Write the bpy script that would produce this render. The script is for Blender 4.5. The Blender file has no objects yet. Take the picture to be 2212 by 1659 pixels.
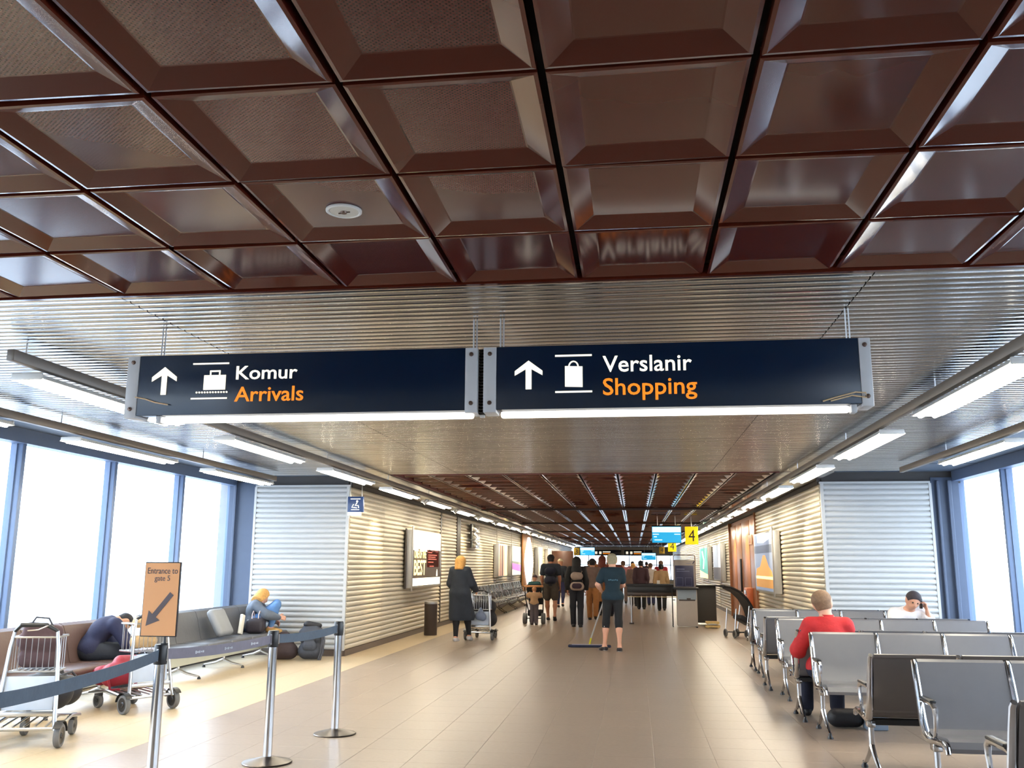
import bpy, math, random
import numpy as np
from mathutils import Vector, Matrix
random.seed(7)
PI = math.pi
SC = bpy.context.scene
COL = SC.collection
# ------------------------------------------------------------------ camera, world, exposure
def make_camera():
    f = 1990.0; yaw, pitch, roll = math.radians(7.48), math.radians(11.12), math.radians(.28)
    cy, sy, cp, sp = math.cos(yaw), math.sin(yaw), math.cos(pitch), math.sin(pitch)
    fw = Vector((-sy*cp, cy*cp, sp)); r0 = Vector((cy, sy, 0)); u0 = r0.cross(fw)
    r = math.cos(roll)*r0 + math.sin(roll)*u0; u = -math.sin(roll)*r0 + math.cos(roll)*u0
    cd = bpy.data.cameras.new('camera'); cam = bpy.data.objects.new('camera', cd); COL.objects.link(cam)
    m = Matrix((r, u, -fw)).transposed().to_4x4(); m.translation = Vector((0, 0, 1.5))
    cam.matrix_world = m
    cd.sensor_fit = 'HORIZONTAL'; cd.sensor_width = 36; cd.lens = f/2212*36; cd.clip_end = 600; cd.clip_start = .05
    SC.camera = cam
make_camera()
W = bpy.data.worlds.new('sky'); SC.world = W; W.use_nodes = True
_n = W.node_tree.nodes; _l = W.node_tree.links
_bg = _n['Background']
_tc = _n.new('ShaderNodeTexCoord'); _sx = _n.new('ShaderNodeSeparateXYZ'); _cr = _n.new('ShaderNodeValToRGB')
_l.new(_tc.outputs['Generated'], _sx.inputs[0]); _l.new(_sx.outputs['Z'], _cr.inputs[0]); _l.new(_cr.outputs[0], _bg.inputs[0])
_cr.color_ramp.elements[0].position = 0.0; _cr.color_ramp.elements[0].color = (.86, .93, 1, 1)
_cr.color_ramp.elements[1].position = 1.0; _cr.color_ramp.elements[1].color = (.60, .76, 1, 1)
_bg.inputs[1].default_value = 8.5
SC.view_settings.view_transform = 'Standard'; SC.view_settings.look = 'None'
SC.view_settings.gamma = 1; SC.view_settings.use_curve_mapping = False
SC.view_settings.exposure = 0.15
# low overcast sun behind thin cloud, coming from the left side of the building
_sd = bpy.data.lights.new('sun', 'SUN'); _sd.energy = 4.0; _sd.angle = math.radians(25); _sd.color = (1, .97, .92)
_so = bpy.data.objects.new('sun', _sd); COL.objects.link(_so); _so.location = (-30, 5, 20)
_so.rotation_euler = Vector((.80, -.22, -.55)).to_track_quat('-Z', 'Y').to_euler()

# ------------------------------------------------------------------ materials
MATS = {}
def mat(name, col, rough=.5, metal=0, vary=.06, vscale=8, bump=0, bscale=60, emis=None, estr=0, coat=0, spec=.5, ob=False):
    if name in MATS: return MATS[name]
    m = bpy.data.materials.new(name); m.use_nodes = True; MATS[name] = m
    nt = m.node_tree; n = nt.nodes; l = nt.links; b = n['Principled BSDF']
    tc = n.new('ShaderNodeTexCoord'); no = n.new('ShaderNodeTexNoise')
    no.inputs['Scale'].default_value = vscale; no.inputs['Detail'].default_value = 3
    l.new(tc.outputs['Object'], no.inputs['Vector'])
    mx = n.new('ShaderNodeMixRGB'); mx.blend_type = 'MIX'
    a = [max(0, c*(1-vary)) for c in col]; d = [min(1, c*(1+vary)+vary*.01) for c in col]
    mx.inputs[1].default_value = (*a, 1); mx.inputs[2].default_value = (*d, 1)
    l.new(no.outputs['Fac'], mx.inputs[0])
    out = mx.outputs[0]
    if ob:
        oi = n.new('ShaderNodeObjectInfo'); hs = n.new('ShaderNodeHueSaturation'); mr = n.new('ShaderNodeMapRange')
        mr.inputs[3].default_value = 1-ob; mr.inputs[4].default_value = 1+ob
        l.new(oi.outputs['Random'], mr.inputs[0]); l.new(mr.outputs[0], hs.inputs['Value']); l.new(out, hs.inputs['Color']); out = hs.outputs[0]
    l.new(out, b.inputs['Base Color'])
    b.inputs['Roughness'].default_value = rough; b.inputs['Metallic'].default_value = metal
    b.inputs['Specular IOR Level'].default_value = spec
    if coat: b.inputs['Coat Weight'].default_value = coat; b.inputs['Coat Roughness'].default_value = .1
    if bump:
        n2 = n.new('ShaderNodeTexNoise'); n2.inputs['Scale'].default_value = bscale; bp = n.new('ShaderNodeBump')
        l.new(tc.outputs['Object'], n2.inputs['Vector']); l.new(n2.outputs['Fac'], bp.inputs['Height'])
        bp.inputs['Strength'].default_value = bump; bp.inputs['Distance'].default_value = .01; l.new(bp.outputs[0], b.inputs['Normal'])
    if emis:
        b.inputs['Emission Color'].default_value = (*emis, 1); b.inputs['Emission Strength'].default_value = estr
    return m
def s(r, g, b):   # sRGB bytes to linear
    return tuple(((c/255)/12.92 if c/255 <= .04045 else ((c/255+.055)/1.055)**2.4) for c in (r, g, b))
chrome = mat('chrome', (.62, .62, .64), .12, 1, vary=.03)
steel = mat('brushed_steel', (.55, .55, .56), .3, 1, vary=.05)
alum = mat('grey_aluminium', (.55, .56, .57), .4, .6)
black = mat('black_plastic', (.012, .012, .014), .4)
rubber = mat('grey_rubber', (.16, .16, .16), .7)
white = mat('white_paint', (.75, .75, .73), .4)
brownp = mat('brown_enamel', s(80, 30, 18), .12, 0, vary=.1, vscale=3, spec=.45)
brownm = brownp
navy = mat('navy_sign_face', s(6, 28, 52), .22, spec=.4)
slatm = mat('polished_slat_metal', (.42, .405, .39), .2, 1, vary=.08, vscale=3, ob=.12)
dark = mat('dark_void', (.01, .009, .009), .9)
bluegrey = mat('blue_grey_frame', s(102, 120, 150), .45, 0)  # frame tone lightened to imitate bloom from the bright windows
bluedark = mat('blue_grey_soffit', s(88, 98, 112), .6)
ribwhite = mat('white_rib_paint', (.56, .56, .55), .42, vary=.03, ob=.04)
ribcream = mat('cream_rib_paint', s(196, 186, 166), .38, vary=.04, ob=.05)
wood = mat('brown_wood_panel', s(150, 96, 58), .35, vary=.2, vscale=5)
def perforated():
    m = mat('brown_perforated_enamel', s(88, 42, 36), .16, 0, vary=.08, vscale=3, spec=.4)
    nt = m.node_tree; n = nt.nodes; l = nt.links; b = n['Principled BSDF']
    src = b.inputs['Base Color'].links[0].from_socket
    tc = n.new('ShaderNodeTexCoord'); mp = n.new('ShaderNodeMapping'); mp.inputs['Rotation'].default_value = (0, 0, math.radians(38))
    mp.inputs['Scale'].default_value = (88, 88, 88); l.new(tc.outputs['Object'], mp.inputs[0])
    fr = n.new('ShaderNodeVectorMath'); fr.operation = 'FRACTION'; l.new(mp.outputs[0], fr.inputs[0])
    sb = n.new('ShaderNodeVectorMath'); sb.operation = 'SUBTRACT'; sb.inputs[1].default_value = (.5, .5, 0); l.new(fr.outputs[0], sb.inputs[0])
    ml = n.new('ShaderNodeVectorMath'); ml.operation = 'MULTIPLY'; ml.inputs[1].default_value = (1, 1, 0); l.new(sb.outputs[0], ml.inputs[0])
    ln = n.new('ShaderNodeVectorMath'); ln.operation = 'LENGTH'; l.new(ml.outputs[0], ln.inputs[0])
    lt = n.new('ShaderNodeMath'); lt.operation = 'LESS_THAN'; lt.inputs[1].default_value = .26; l.new(ln.outputs['Value'], lt.inputs[0])
    mx = n.new('ShaderNodeMixRGB'); mx.inputs[2].default_value = (.006, .004, .004, 1); l.new(lt.outputs[0], mx.inputs[0]); l.new(src, mx.inputs[1])
    l.new(mx.outputs[0], b.inputs['Base Color'])
    return m
perf = perforated()
def glassy(name, tint=(.93, .97, 1), refl=.09):
    m = bpy.data.materials.new(name); m.use_nodes = True; n = m.node_tree.nodes; l = m.node_tree.links
    for x in list(n): n.remove(x)
    o = n.new('ShaderNodeOutputMaterial'); t = n.new('ShaderNodeBsdfTransparent'); g = n.new('ShaderNodeBsdfGlossy'); mx = n.new('ShaderNodeMixShader')
    no = n.new('ShaderNodeTexNoise'); no.inputs['Scale'].default_value = 2; mr = n.new('ShaderNodeMapRange')
    mr.inputs[3].default_value = .01; mr.inputs[4].default_value = .03; l.new(no.outputs[0], mr.inputs[0]); l.new(mr.outputs[0], g.inputs['Roughness'])
    t.inputs[0].default_value = (*tint, 1); mx.inputs[0].default_value = refl
    l.new(t.outputs[0], mx.inputs[1]); l.new(g.outputs[0], mx.inputs[2]); l.new(mx.outputs[0], o.inputs[0])
    return m
glass = glassy('window_glass')
clearbag = glassy('clear_blue_plastic', (.55, .7, .9), .15)

# ------------------------------------------------------------------ mesh helpers
class MB:
    def __init__(self): self.v = []; self.f = []; self.m = []
    def add(self, vs, fs, mi=0):
        o = len(self.v); self.v += [tuple(p) for p in vs]; self.f += [tuple(i+o for i in f) for f in fs]; self.m += [mi]*len(fs); return self
    def box(self, c, sz, rot=None, mi=0):
        x, y, z = [q/2 for q in sz]
        vs = [Vector((i*x, j*y, k*z)) for k in (-1, 1) for j in (-1, 1) for i in (-1, 1)]
        if rot is not None:
            R = rot if isinstance(rot, Matrix) else Matrix.Rotation(rot, 3, 'Z')
            vs = [R @ p for p in vs]
        vs = [p+Vector(c) for p in vs]
        return self.add(vs, [(0, 2, 3, 1), (4, 5, 7, 6), (0, 1, 5, 4), (2, 6, 7, 3), (0, 4, 6, 2), (1, 3, 7, 5)], mi)
    def rbox(self, c, sz, r=.01, rot=None, mi=0, seg=2):
        """box with rounded vertical and horizontal edges (superellipsoid style shell)"""
        import bmesh
        bm = bmesh.new(); bmesh.ops.create_cube(bm, size=1)
        for v in bm.verts: v.co = Vector((v.co.x*sz[0], v.co.y*sz[1], v.co.z*sz[2]))
        bmesh.ops.bevel(bm, geom=bm.edges[:], offset=min(r, min(sz)*.49), segments=seg, affect='EDGES', profile=.5)
        R = Matrix.Identity(3) if rot is None else (rot if isinstance(rot, Matrix) else Matrix.Rotation(rot, 3, 'Z'))
        bm.verts.index_update()
        self.add([R @ v.co+Vector(c) for v in bm.verts], [tuple(v.index for v in f.verts) for f in bm.faces], mi); bm.free(); return self
    def tube(self, pts, r, n=8, mi=0, cap=True, flat=None):
        pts = [Vector(p) for p in pts]; k = len(pts); rs = r if isinstance(r, (list, tuple)) else [r]*k
        vs = []; ref = None
        for i, p in enumerate(pts):
            t = (pts[min(i+1, k-1)]-pts[max(i-1, 0)]).normalized()
            if ref is None: ref = t.orthogonal().normalized() if flat is None else Vector(flat)
            a = (ref-t*ref.dot(t))
            a = a.normalized() if a.length > 1e-6 else t.orthogonal().normalized()
            ref = a; b = t.cross(a)
            for j in range(n):
                q = 2*PI*(j+.5)/n
                vs.append(p+rs[i]*(math.cos(q)*a+math.sin(q)*b))
        fs = [(i*n+j, i*n+(j+1) % n, (i+1)*n+(j+1) % n, (i+1)*n+j) for i in range(k-1) for j in range(n)]
        if cap: fs += [tuple(range(n))[::-1], tuple(range((k-1)*n, k*n))]
        return self.add(vs, fs, mi)
    def lathe(self, prof, c=(0, 0, 0), n=20, mi=0, M=None, ring=False):
        vs = []; k = len(prof)
        for (r, z) in prof:
            for j in range(n):
                q = 2*PI*j/n; p = Vector((max(r, 1e-4)*math.cos(q), max(r, 1e-4)*math.sin(q), z))
                if M is not None: p = M @ p
                vs.append(p+Vector(c))
        fs = [(i*n+j, i*n+(j+1) % n, (i+1)*n+(j+1) % n, (i+1)*n+j) for i in range(k-1) for j in range(n)]
        if ring: fs += [((k-1)*n+j, (k-1)*n+(j+1) % n, (j+1) % n, j) for j in range(n)]
        else: fs += [tuple(range(n))[::-1], tuple(range((k-1)*n, k*n))]
        return self.add(vs, fs, mi)
    def prism(self, poly, d0, d1, axis='y', mi=0):
        """poly of 2D points; axis = extrusion axis"""
        def P(a, b, d): return {'y': (a, d, b), 'x': (d, a, b), 'z': (a, b, d)}[axis]
        n = len(poly); vs = [P(a, b, d0) for a, b in poly]+[P(a, b, d1) for a, b in poly]
        fs = [tuple(range(n))[::-1], tuple(range(n, 2*n))]+[(i, (i+1) % n, n+(i+1) % n, n+i) for i in range(n)]
        return self.add(vs, fs, mi)
    def sheet(self, prof, th, x0, x1, mi=0):
        """curved sheet: profile in (y,z), thickness th, spanning x0..x1"""
        prof = [Vector((0, a, b)) for a, b in prof]; k = len(prof); nn = []
        for i in range(k):
            t = (prof[min(i+1, k-1)]-prof[max(i-1, 0)]).normalized(); nn.append(Vector((0, -t.z, t.y)))
        vs = []
        for x in (x0, x1):
            vs += [p+n_*th/2+Vector((x, 0, 0)) for p, n_ in zip(prof, nn)]+[p-n_*th/2+Vector((x, 0, 0)) for p, n_ in zip(prof, nn)]
        A, B, C_, D = 0, k, 2*k, 3*k; fs = []
        for i in range(k-1):
            fs += [(A+i, A+i+1, C_+i+1, C_+i), (B+i+1, B+i, D+i, D+i+1), (A+i+1, A+i, B+i, B+i+1), (C_+i, C_+i+1, D+i+1, D+i)]
        fs += [(A, C_, D, B), (A+k-1, B+k-1, D+k-1, C_+k-1)]
        return self.add(vs, fs, mi)
    def mesh(self, name, mats, smooth=True, ang=35):
        me = bpy.data.meshes.new(name); me.from_pydata(self.v, [], self.f); me.update()
        for m in (mats if isinstance(mats, (list, tuple)) else [mats]): me.materials.append(m)
        if any(self.m): me.polygons.foreach_set('material_index', self.m)
        import bmesh
        bm = bmesh.new(); bm.from_mesh(me); bmesh.ops.recalc_face_normals(bm, faces=bm.faces[:]); bm.to_mesh(me); bm.free()
        if smooth:
            me.shade_smooth(); me.set_sharp_from_angle(angle=math.radians(ang))
        return me
def link(name, me, parent=None, loc=None, rot=None):
    o = bpy.data.objects.new(name, me); COL.objects.link(o)
    if parent is not None: o.parent = parent
    if loc is not None: o.location = loc
    if rot is not None: o.rotation_euler = rot
    return o
def part(name, mb, mats, parent=None, loc=None, rot=None, smooth=True, label=None, ang=35):
    o = link(name, mb.mesh(name, mats, smooth, ang), parent, loc, rot)
    if label: o['label'] = label
    return o
def tag(o, label, cat, group=None, kind=None):
    o['label'] = label; o['category'] = cat
    if group: o['group'] = group
    if kind: o['kind'] = kind
    return o
def root(name, loc, label=None, cat=None, rz=0, group=None):
    o = link(name, None, None, loc, (0, 0, rz))
    if label: tag(o, label, cat, group)
    return o
def struct(name, mb, mats, parent=None, smooth=False, kind=True):
    o = part(name, mb, mats, parent, smooth=smooth)
    if kind and parent is None: o['kind'] = 'structure'
    return o
def sroot(name, loc=(0, 0, 0)):
    o = link(name, None, None, loc); o['kind'] = 'structure'; return o
def copytree(o, parent=None):
    c = o.copy(); COL.objects.link(c)
    if parent is not None: c.parent = parent
    for ch in list(o.children): copytree(ch, c)
    return c
def text(name, body, x0, x1, z0, z1, mats, parent, y=0, bold=.0, depth=.002, M=None, sx=True):
    """lettering fitted in a box in the local XZ plane, readable from -Y"""
    cu = bpy.data.curves.new(name, 'FONT'); cu.body = body; cu.offset = bold; cu.extrude = depth; cu.align_x = 'CENTER'; cu.resolution_u = 3
    ob = bpy.data.objects.new(name, cu); COL.objects.link(ob)
    dg = bpy.context.evaluated_depsgraph_get(); dg.update()
    me = bpy.data.meshes.new_from_object(ob.evaluated_get(dg)); bpy.data.objects.remove(ob)
    co = np.empty(len(me.vertices)*3, 'f'); me.vertices.foreach_get('co', co); co = co.reshape(-1, 3)
    a, b = co[:, 0].min(), co[:, 0].max(); c, d = co[:, 1].min(), co[:, 1].max()
    kz = (z1-z0)/(d-c); kx = (x1-x0)/(b-a) if sx else kz
    cx = (x0+x1)/2
    X = (co[:, 0]-(a+b)/2)*kx+cx; Z = (co[:, 1]-c)*kz+z0; Y = y-co[:, 2]
    co = np.stack([X, Y, Z], 1)
    if M is not None: co = np.array([list(M @ Vector(p)) for p in co.tolist()])
    me.vertices.foreach_set('co', co.astype('f').ravel()); me.update(); me.materials.clear(); me.materials.append(mats)
    return link(name, me, parent)
ORD = ['first', 'second', 'third', 'fourth', 'fifth', 'sixth', 'seventh', 'eighth', 'ninth', 'tenth', 'eleventh', 'twelfth', 'thirteenth', 'fourteenth', 'fifteenth', 'sixteenth', 'seventeenth', 'eighteenth', 'nineteenth', 'twentieth', 'twenty-first']

# ================================================================== THE SETTING
XL, XR = -4.83, 3.0            # corridor walls
WL, WR = -6.95, 5.1           # window walls of the wide bay
YB = 15.4                     # where the wide bay ends and the corridor begins
YE = 74.0
CZ = 2.9
# ---- floor
fl = sroot('floor')
sub = MB().box((-.9, 36, -.06), (12.6, 80, .1)); part('subfloor', sub, mat('floor_joint', s(118, 104, 92), .6), fl, smooth=False)
def floor_mat(name, c, rough):
    m = mat(name, c, rough, 0, vary=.14, vscale=26, bump=.03, bscale=9, ob=.02, coat=.0, spec=.6)
    return m
tilem = floor_mat('worn_linoleum_tile', s(155, 138, 122), .32)
creamt = floor_mat('cream_border_tile', s(200, 178, 144), .38)
TP = .476
def tile_mesh(w, d):
    g = .0016; b = .002
    x, y = w/2-g/2, d/2-g/2
    vs = [(-x, -y, -.012), (x, -y, -.012), (x, y, -.012), (-x, y, -.012), (-x, -y, -b*.4), (x, -y, -b*.4), (x, y, -b*.4), (-x, y, -b*.4),
          (-x+b, -y+b, 0), (x-b, -y+b, 0), (x-b, y-b, 0), (-x+b, y-b, 0)]
    fs = [(0, 1, 5, 4), (1, 2, 6, 5), (2, 3, 7, 6), (3, 0, 4, 7), (4, 5, 9, 8), (5, 6, 10, 9), (6, 7, 11, 10), (7, 4, 8, 11), (8, 9, 10, 11)]
    return vs, fs
vs, fs = tile_mesh(TP, TP)
tm = MB().add(vs, fs).mesh('tile', tilem, False)
X0 = -.35-8*TP
cnt = 0; rest = MB()
for j in range(-6, 150):
    for i in range(0, 20):
        x = X0+(i+.5)*TP; y = 5.0+(j+.5)*TP
        if x+TP/2 > WR or (y > YB+.3 and x+TP/2 > XR+.2): continue
        if 0 <= j < 20 and i < 15:
            link('tile', tm, fl, (x, y, 0)); cnt += 1
        else:
            rest.add([(a+x, b+y, c) for a, b, c in vs], fs)
far = part('far_tiles', rest, tilem, fl, smooth=False); far['kind'] = 'stuff'
xc = X0; rest = MB()
vs2, fs2 = tile_mesh(.62, TP*2)
for j in range(-6, 75):
    for i in range(5):
        x = xc-(i+.5)*.62; y = 3+(j+.5)*TP*2
        if x < WL+.2 or (y > YB+.4 and x < XL-.3): continue
        rest.add([(a+x, b+y, c) for a, b, c in vs2], fs2)
o = part('border_tiles', rest, creamt, fl, smooth=False, label='cream border tiles along the left side'); o['kind'] = 'stuff'

# ---- coffered brown ceiling
CX0 = -3.874; CP = .606; RP = .66; RY = 4.40
def coffer(mi_field):
    hx, hy = CP/2-.012, RP/2-.012; b = .012; w = .076; dz = .029
    def ring(x, y, z): return [(-x, -y, z), (x, -y, z), (x, y, z), (-x, y, z)]
    vs = ring(hx, hy, .035)+ring(hx, hy, 0)+ring(hx-b, hy-b, -.002)+ring(hx-b-w, hy-b-w, dz)+ring(hx-b-w-.006, hy-b-w-.006, dz+.001)
    fs = []
    m = MB(); m.v = vs
    for k in range(4):
        for i in range(4):
            m.f.append((k*4+i, k*4+(i+1) % 4, (k+1)*4+(i+1) % 4, (k+1)*4+i)); m.m.append(0)
    m.f.append((16, 17, 18, 19)); m.m.append(mi_field)
    return m
cA = coffer(1).mesh('panel', [brownp, perf], False)
cB = coffer(0).mesh('panel', [brownp, perf], False)
ce = sroot('ceiling')
part('grid_backing', MB().box((CX0+5*CP, (RY-2.4)/2, CZ+.10), (10*CP+.02, RY+2.4, .06)), dark, ce, smooth=False)
for i in range(10):
    for j in range(10):
        x = CX0+(i+.5)*CP; y = RY-(j+.5)*RP
        if y < -2.4: continue
        link('panel', cA if i < 6 else cB, ce, (x, y, CZ), (random.uniform(-.011, .011), random.uniform(-.011, .011), 0))
part('edge_trim', MB().box((CX0+5*CP, RY+.015, CZ+.02), (10*CP+.05, .03, .06)), brownp, ce, smooth=False)
# second coffered ceiling over the corridor
FY = 14.3; FR = 90
ce2 = sroot('ceiling')
part('grid_backing', MB().box((CX0+5*CP, FY+FR*RP/2, CZ+.09), (10*CP+.02, FR*RP, .03)), dark, ce2, smooth=False)
part('edge_trim', MB().box((CX0+5*CP+.06, FY-.02, CZ+.02), (10*CP-.1, .04, .07)).box((CX0+.09, FY+FR*RP/2, CZ+.02), (.06, FR*RP, .05)), mat('dark_red_trim', s(92, 30, 30), .4), ce2, smooth=False)
rest = MB(); src = coffer(0)
for j in range(FR):
    y = FY+(j+.5)*RP
    brk = j % 12
    for i in range(10):
        x = CX0+(i+.5)*CP
        if j < 30: link('panel', cB, ce2, (x, y, CZ+.02))
        else: rest.add([(a+x, b+y, c+CZ+.02) for a, b, c in src.v], src.f)
o = part('far_panels', rest, brownp, ce2, smooth=False); o['kind'] = 'stuff'
beam = MB()  # dark-coloured strips imitate the shaded wide gaps across the panels
for k in range(7): beam.box((CX0+5*CP, 23.6+8*k, CZ+.0), (10*CP, .08, .05))
part('cross_gap_strip', beam, mat('dark_gap', s(30, 16, 14), .5), ce2, smooth=False)['kind'] = 'stuff'

# ---- linear metal slat ceiling
SP = .089
def slat_field(x0, x1, y0, y1, nm='slat'):
    r = sroot('ceiling')
    w = SP-.022; n = 7
    prof = []
    for k in range(n):
        a = PI*k/(n-1); prof.append((-w/2*math.cos(a), -.006*math.sin(a)**.6 if 0 < k < n-1 else 0))
    m = MB(); L = x1-x0-.006
    pts = [(-w/2, .012)]+prof+[(w/2, .012)]
    m.prism([(a, b) for a, b in pts], -L/2, L/2, 'x')
    me = m.mesh('slat', slatm, True, 60)
    k = int((y1-y0)/SP)
    for i in range(k):
        link(nm, me, r, ((x0+x1)/2, y0+(i+.5)*SP, CZ))
    part('slat_backing', MB().box(((x0+x1)/2, (y0+y1)/2, CZ+.06), (x1-x0, y1-y0, .02)), dark, r, smooth=False)
    return r
SY0 = 4.44
slat_field(-5.75, -2.7, SY0, FY-.04); slat_field(-2.7, 1.18, SY0, FY-.04); slat_field(1.18, 4.05, SY0, FY-.04)
def slat_stuff(x0, x1, y0, y1):
    r = sroot('ceiling'); m = MB(); w = SP-.016
    for i in range(int((y1-y0)/SP)):
        y = y0+(i+.5)*SP
        m.prism([(y-w/2, CZ+.01), (y-w*.4, CZ-.008), (y, CZ-.011), (y+w*.4, CZ-.008), (y+w/2, CZ+.01)], x0, x1, 'x')
    part('slats', m, slatm, r)['kind'] = 'stuff'
    part('slat_backing', MB().box(((x0+x1)/2, (y0+y1)/2, CZ+.06), (x1-x0, y1-y0, .02)), dark, r, smooth=False)
slat_stuff(-5.75, CX0-.02, -2.4, SY0-.04); slat_stuff(CX0+10*CP+.02, 4.05, -2.4, SY0-.04)
slat_stuff(XL, CX0+.05, FY, YE); slat_stuff(CX0+10*CP, XR, FY, YE)
# soffits beside the slats, above the windows, and the dark bands over the end walls
sf = MB()
sf.box(((WL-.1-5.75)/2, 6.5, CZ+.12), (1.4, 18.3, .04)).box(((WR+.1+4.05)/2, 6.5, CZ+.12), (1.3, 18.3, .04))
sf.box(((WL+XL)/2, FY+.7, CZ+.115), (XL-WL+.3, 1.5, .04)).box(((WR+XR)/2, FY+.7, CZ+.115), (WR-XR+.3, 1.5, .04))
struct('ceiling', sf, bluedark)
tr = MB().box((WL+.02, 6.5, CZ+.02), (.12, 18.3, .16)).box((WR-.02, 6.5, CZ+.02), (.12, 18.3, .16))
struct('trim_1', tr, bluegrey)
bd = MB().box(((WL+XL)/2, YB+.06, 2.92), (XL-WL+.1, .08, .22)).box(((WR+XR)/2, YB+.06, 2.92), (WR-XR+.1, .08, .22))
bd.box((XL-.06, YB+30, 2.9), (.08, 60, .16)).box((XR+.06, YB+30, 2.9), (.08, 60, .16))
struct('trim_2', bd, mat('dark_grey_band', s(70, 66, 64), .6))
# ---- ribbed walls
RBP = .0865
def rib_prof():
    h = RBP; return [(-.012, .0), (.010, .003), (.026, .012), (.033, h*.38), (.030, h*.62), (.016, h*.84), (-.002, h-.006), (-.012, h-.004)]
def ribwall(name, ax, a0, a1, off, side, z0, z1, matl, stuff=False, cap=True):
    """ribs run along axis ax ('x' or 'y') from a0 to a1, on plane off, proud towards side (+1/-1)"""
    r = sroot(name); n = int(round((z1-z0)/RBP)); hp = (z1-z0)/n
    m = MB(); poly = [(side*d, z*hp/RBP) for d, z in rib_prof()]
    if not stuff:
        me = MB().prism(poly, -(a1-a0)/2+.004, (a1-a0)/2-.004, 'x' if ax == 'x' else 'y').mesh('rib', matl, True, 50)
        for k in range(n):
            c = ((a0+a1)/2, off, z0+k*hp) if ax == 'x' else (off, (a0+a1)/2, z0+k*hp)
            link('rib', me, r, c)
    else:
        for k in range(n):
            for q0, q1 in stuff:
                m.prism([(off+a if ax == 'y' else a, b+z0+k*hp) for a, b in poly], q0+.004, q1-.004, 'y') if ax == 'y' else m.prism([(off+a, b+z0+k*hp) for a, b in poly], q0+.004, q1-.004, 'x')
        part('ribs', m, matl, r, smooth=False)['kind'] = 'stuff'
    bk = MB()
    if ax == 'x': bk.box(((a0+a1)/2, off-side*.03, (z0+z1)/2), (a1-a0, .05, z1-z0))
    else: bk.box((off-side*.03, (a0+a1)/2, (z0+z1)/2), (.05, a1-a0, z1-z0))
    part('backing', bk, matl, r, smooth=False)
    return r
ribwall('wall_left', 'x', -6.48, XL-.03, YB, -1, .10, 2.81, ribwhite)
ribwall('wall_right', 'x', XR+.03, 4.65, YB, -1, .10, 2.81, ribwhite)
ribwall('wall_left', 'y', YB, 17.6, XL, 1, .10, 2.81, ribcream)
ribwall('wall_left', 'y', 17.6, 22.95, XL, 1, .10, 2.81, ribcream)
ribwall('wall_left', 'y', 23.1, 28.7, XL, 1, .10, 2.81, ribcream)
ribwall('wall_left', 'y', 28.7, YE, XL, 1, .10, 2.81, ribcream, [(28.7+k*4, 32.6+k*4) for k in range(11)])
ribwall('wall_right', 'y', YB, 17.5, XR, -1, .10, 2.81, ribcream)
ribwall('wall_right', 'y', 17.5, 23.5, XR, -1, .10, 2.81, ribcream)
ribwall('wall_right', 'y', 29.8, YE, XR, -1, .10, 2.81, ribcream, [(29.8+k*4, 33.7+k*4) for k in range(11)])
struct('trim_3', MB().box((XL-.012, YB-.012, 1.45), (.05, .05, 2.72)).box((XR+.012, YB-.012, 1.45), (.05, .05, 2.72))
       .box((-6.50, YB-.012, 1.45), (.04, .04, 2.72)).box((4.67, YB-.012, 1.45), (.04, .04, 2.72))
       .box(((XL-6.48)/2, YB-.012, 2.825), (1.7, .05, .03)).box(((XR+4.65)/2, YB-.012, 2.825), (1.7, .05, .03)), ribwhite)
skirt = mat('brown_grey_skirting', s(92, 80, 72), .5)
struct('baseboard_left', MB().box((XL+.0, (YB+YE)/2, .05), (.05, YE-YB, .1)).box(((XL+WL)/2, YB-.0, .05), (XL-WL, .06, .1)), skirt)
struct('baseboard_right', MB().box((XR-.0, (YB+YE)/2, .05), (.05, YE-YB, .1)).box(((XR+WR)/2, YB-.0, .05), (WR-XR, .06, .1)), skirt)
# ---- window walls: bays of glass between blue-grey mullions
YM = [15.5-1.93*k for k in range(10)]
def window_bay(n, X, ya, yb, sd, zb, zt=2.84):
    r = sroot('window_%d' % n)
    fr = MB()
    fr.box((X, (ya+yb)/2, zt+.03), (.08, yb-ya, .06)).box((X, (ya+yb)/2, zb-.03), (.08, yb-ya, .06))
    fr.box((X-sd*.02, ya+.03, (zb+zt)/2), (.07, .05, zt-zb)).box((X-sd*.02, yb-.03, (zb+zt)/2), (.07, .05, zt-zb))
    part('frame', fr, bluegrey, r, smooth=False)
    part('glass_pane', MB().box((X-sd*.02, (ya+yb)/2, (zb+zt)/2), (.012, yb-ya-.1, zt-zb)), glass, r, smooth=False)
    part('mullion', MB().rbox((X+sd*.0, yb, (zb+zt)/2), (.16, .07, zt-zb+.1), .012), bluegrey, r, smooth=True)
nw = 1
for k in range(9):
    window_bay(nw, WL-.04, YM[k+1], YM[k], 1, .36); nw += 1
for k in range(9):
    window_bay(nw, WR+.04, YM[k+1], YM[k], -1, .58); nw += 1
struct('wall_left', MB().box((WL-.1, 6.8, .15), (.1, 18, .3)).rbox((WL+.07, 6.8, .315), (.32, 18, .035), .008), mat('blue_grey_sill', s(96, 104, 122), .4))
struct('wall_right', MB().box((WR+.1, 6.8, .26), (.1, 18, .52)).rbox((WR-.07, 6.8, .53), (.32, 18, .035), .008), mat('blue_grey_sill', (0, 0, 0)))
colm = MB().box((-6.74, YB+.1, 1.45), (.50, .2, 2.9)).box((4.9, YB+.1, 1.45), (.42, .2, 2.9)).rbox((-6.86, YB-.05, 1.45), (.05, .05, 2.8), .01).rbox((4.95, YB-.05, 1.45), (.06, .06, 2.8), .01).rbox((4.78, YB-.04, 1.45), (.04, .05, 2.8), .01)
struct('wall_left', colm, mat('blue_grey_column', s(74, 86, 108), .5))
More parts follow.
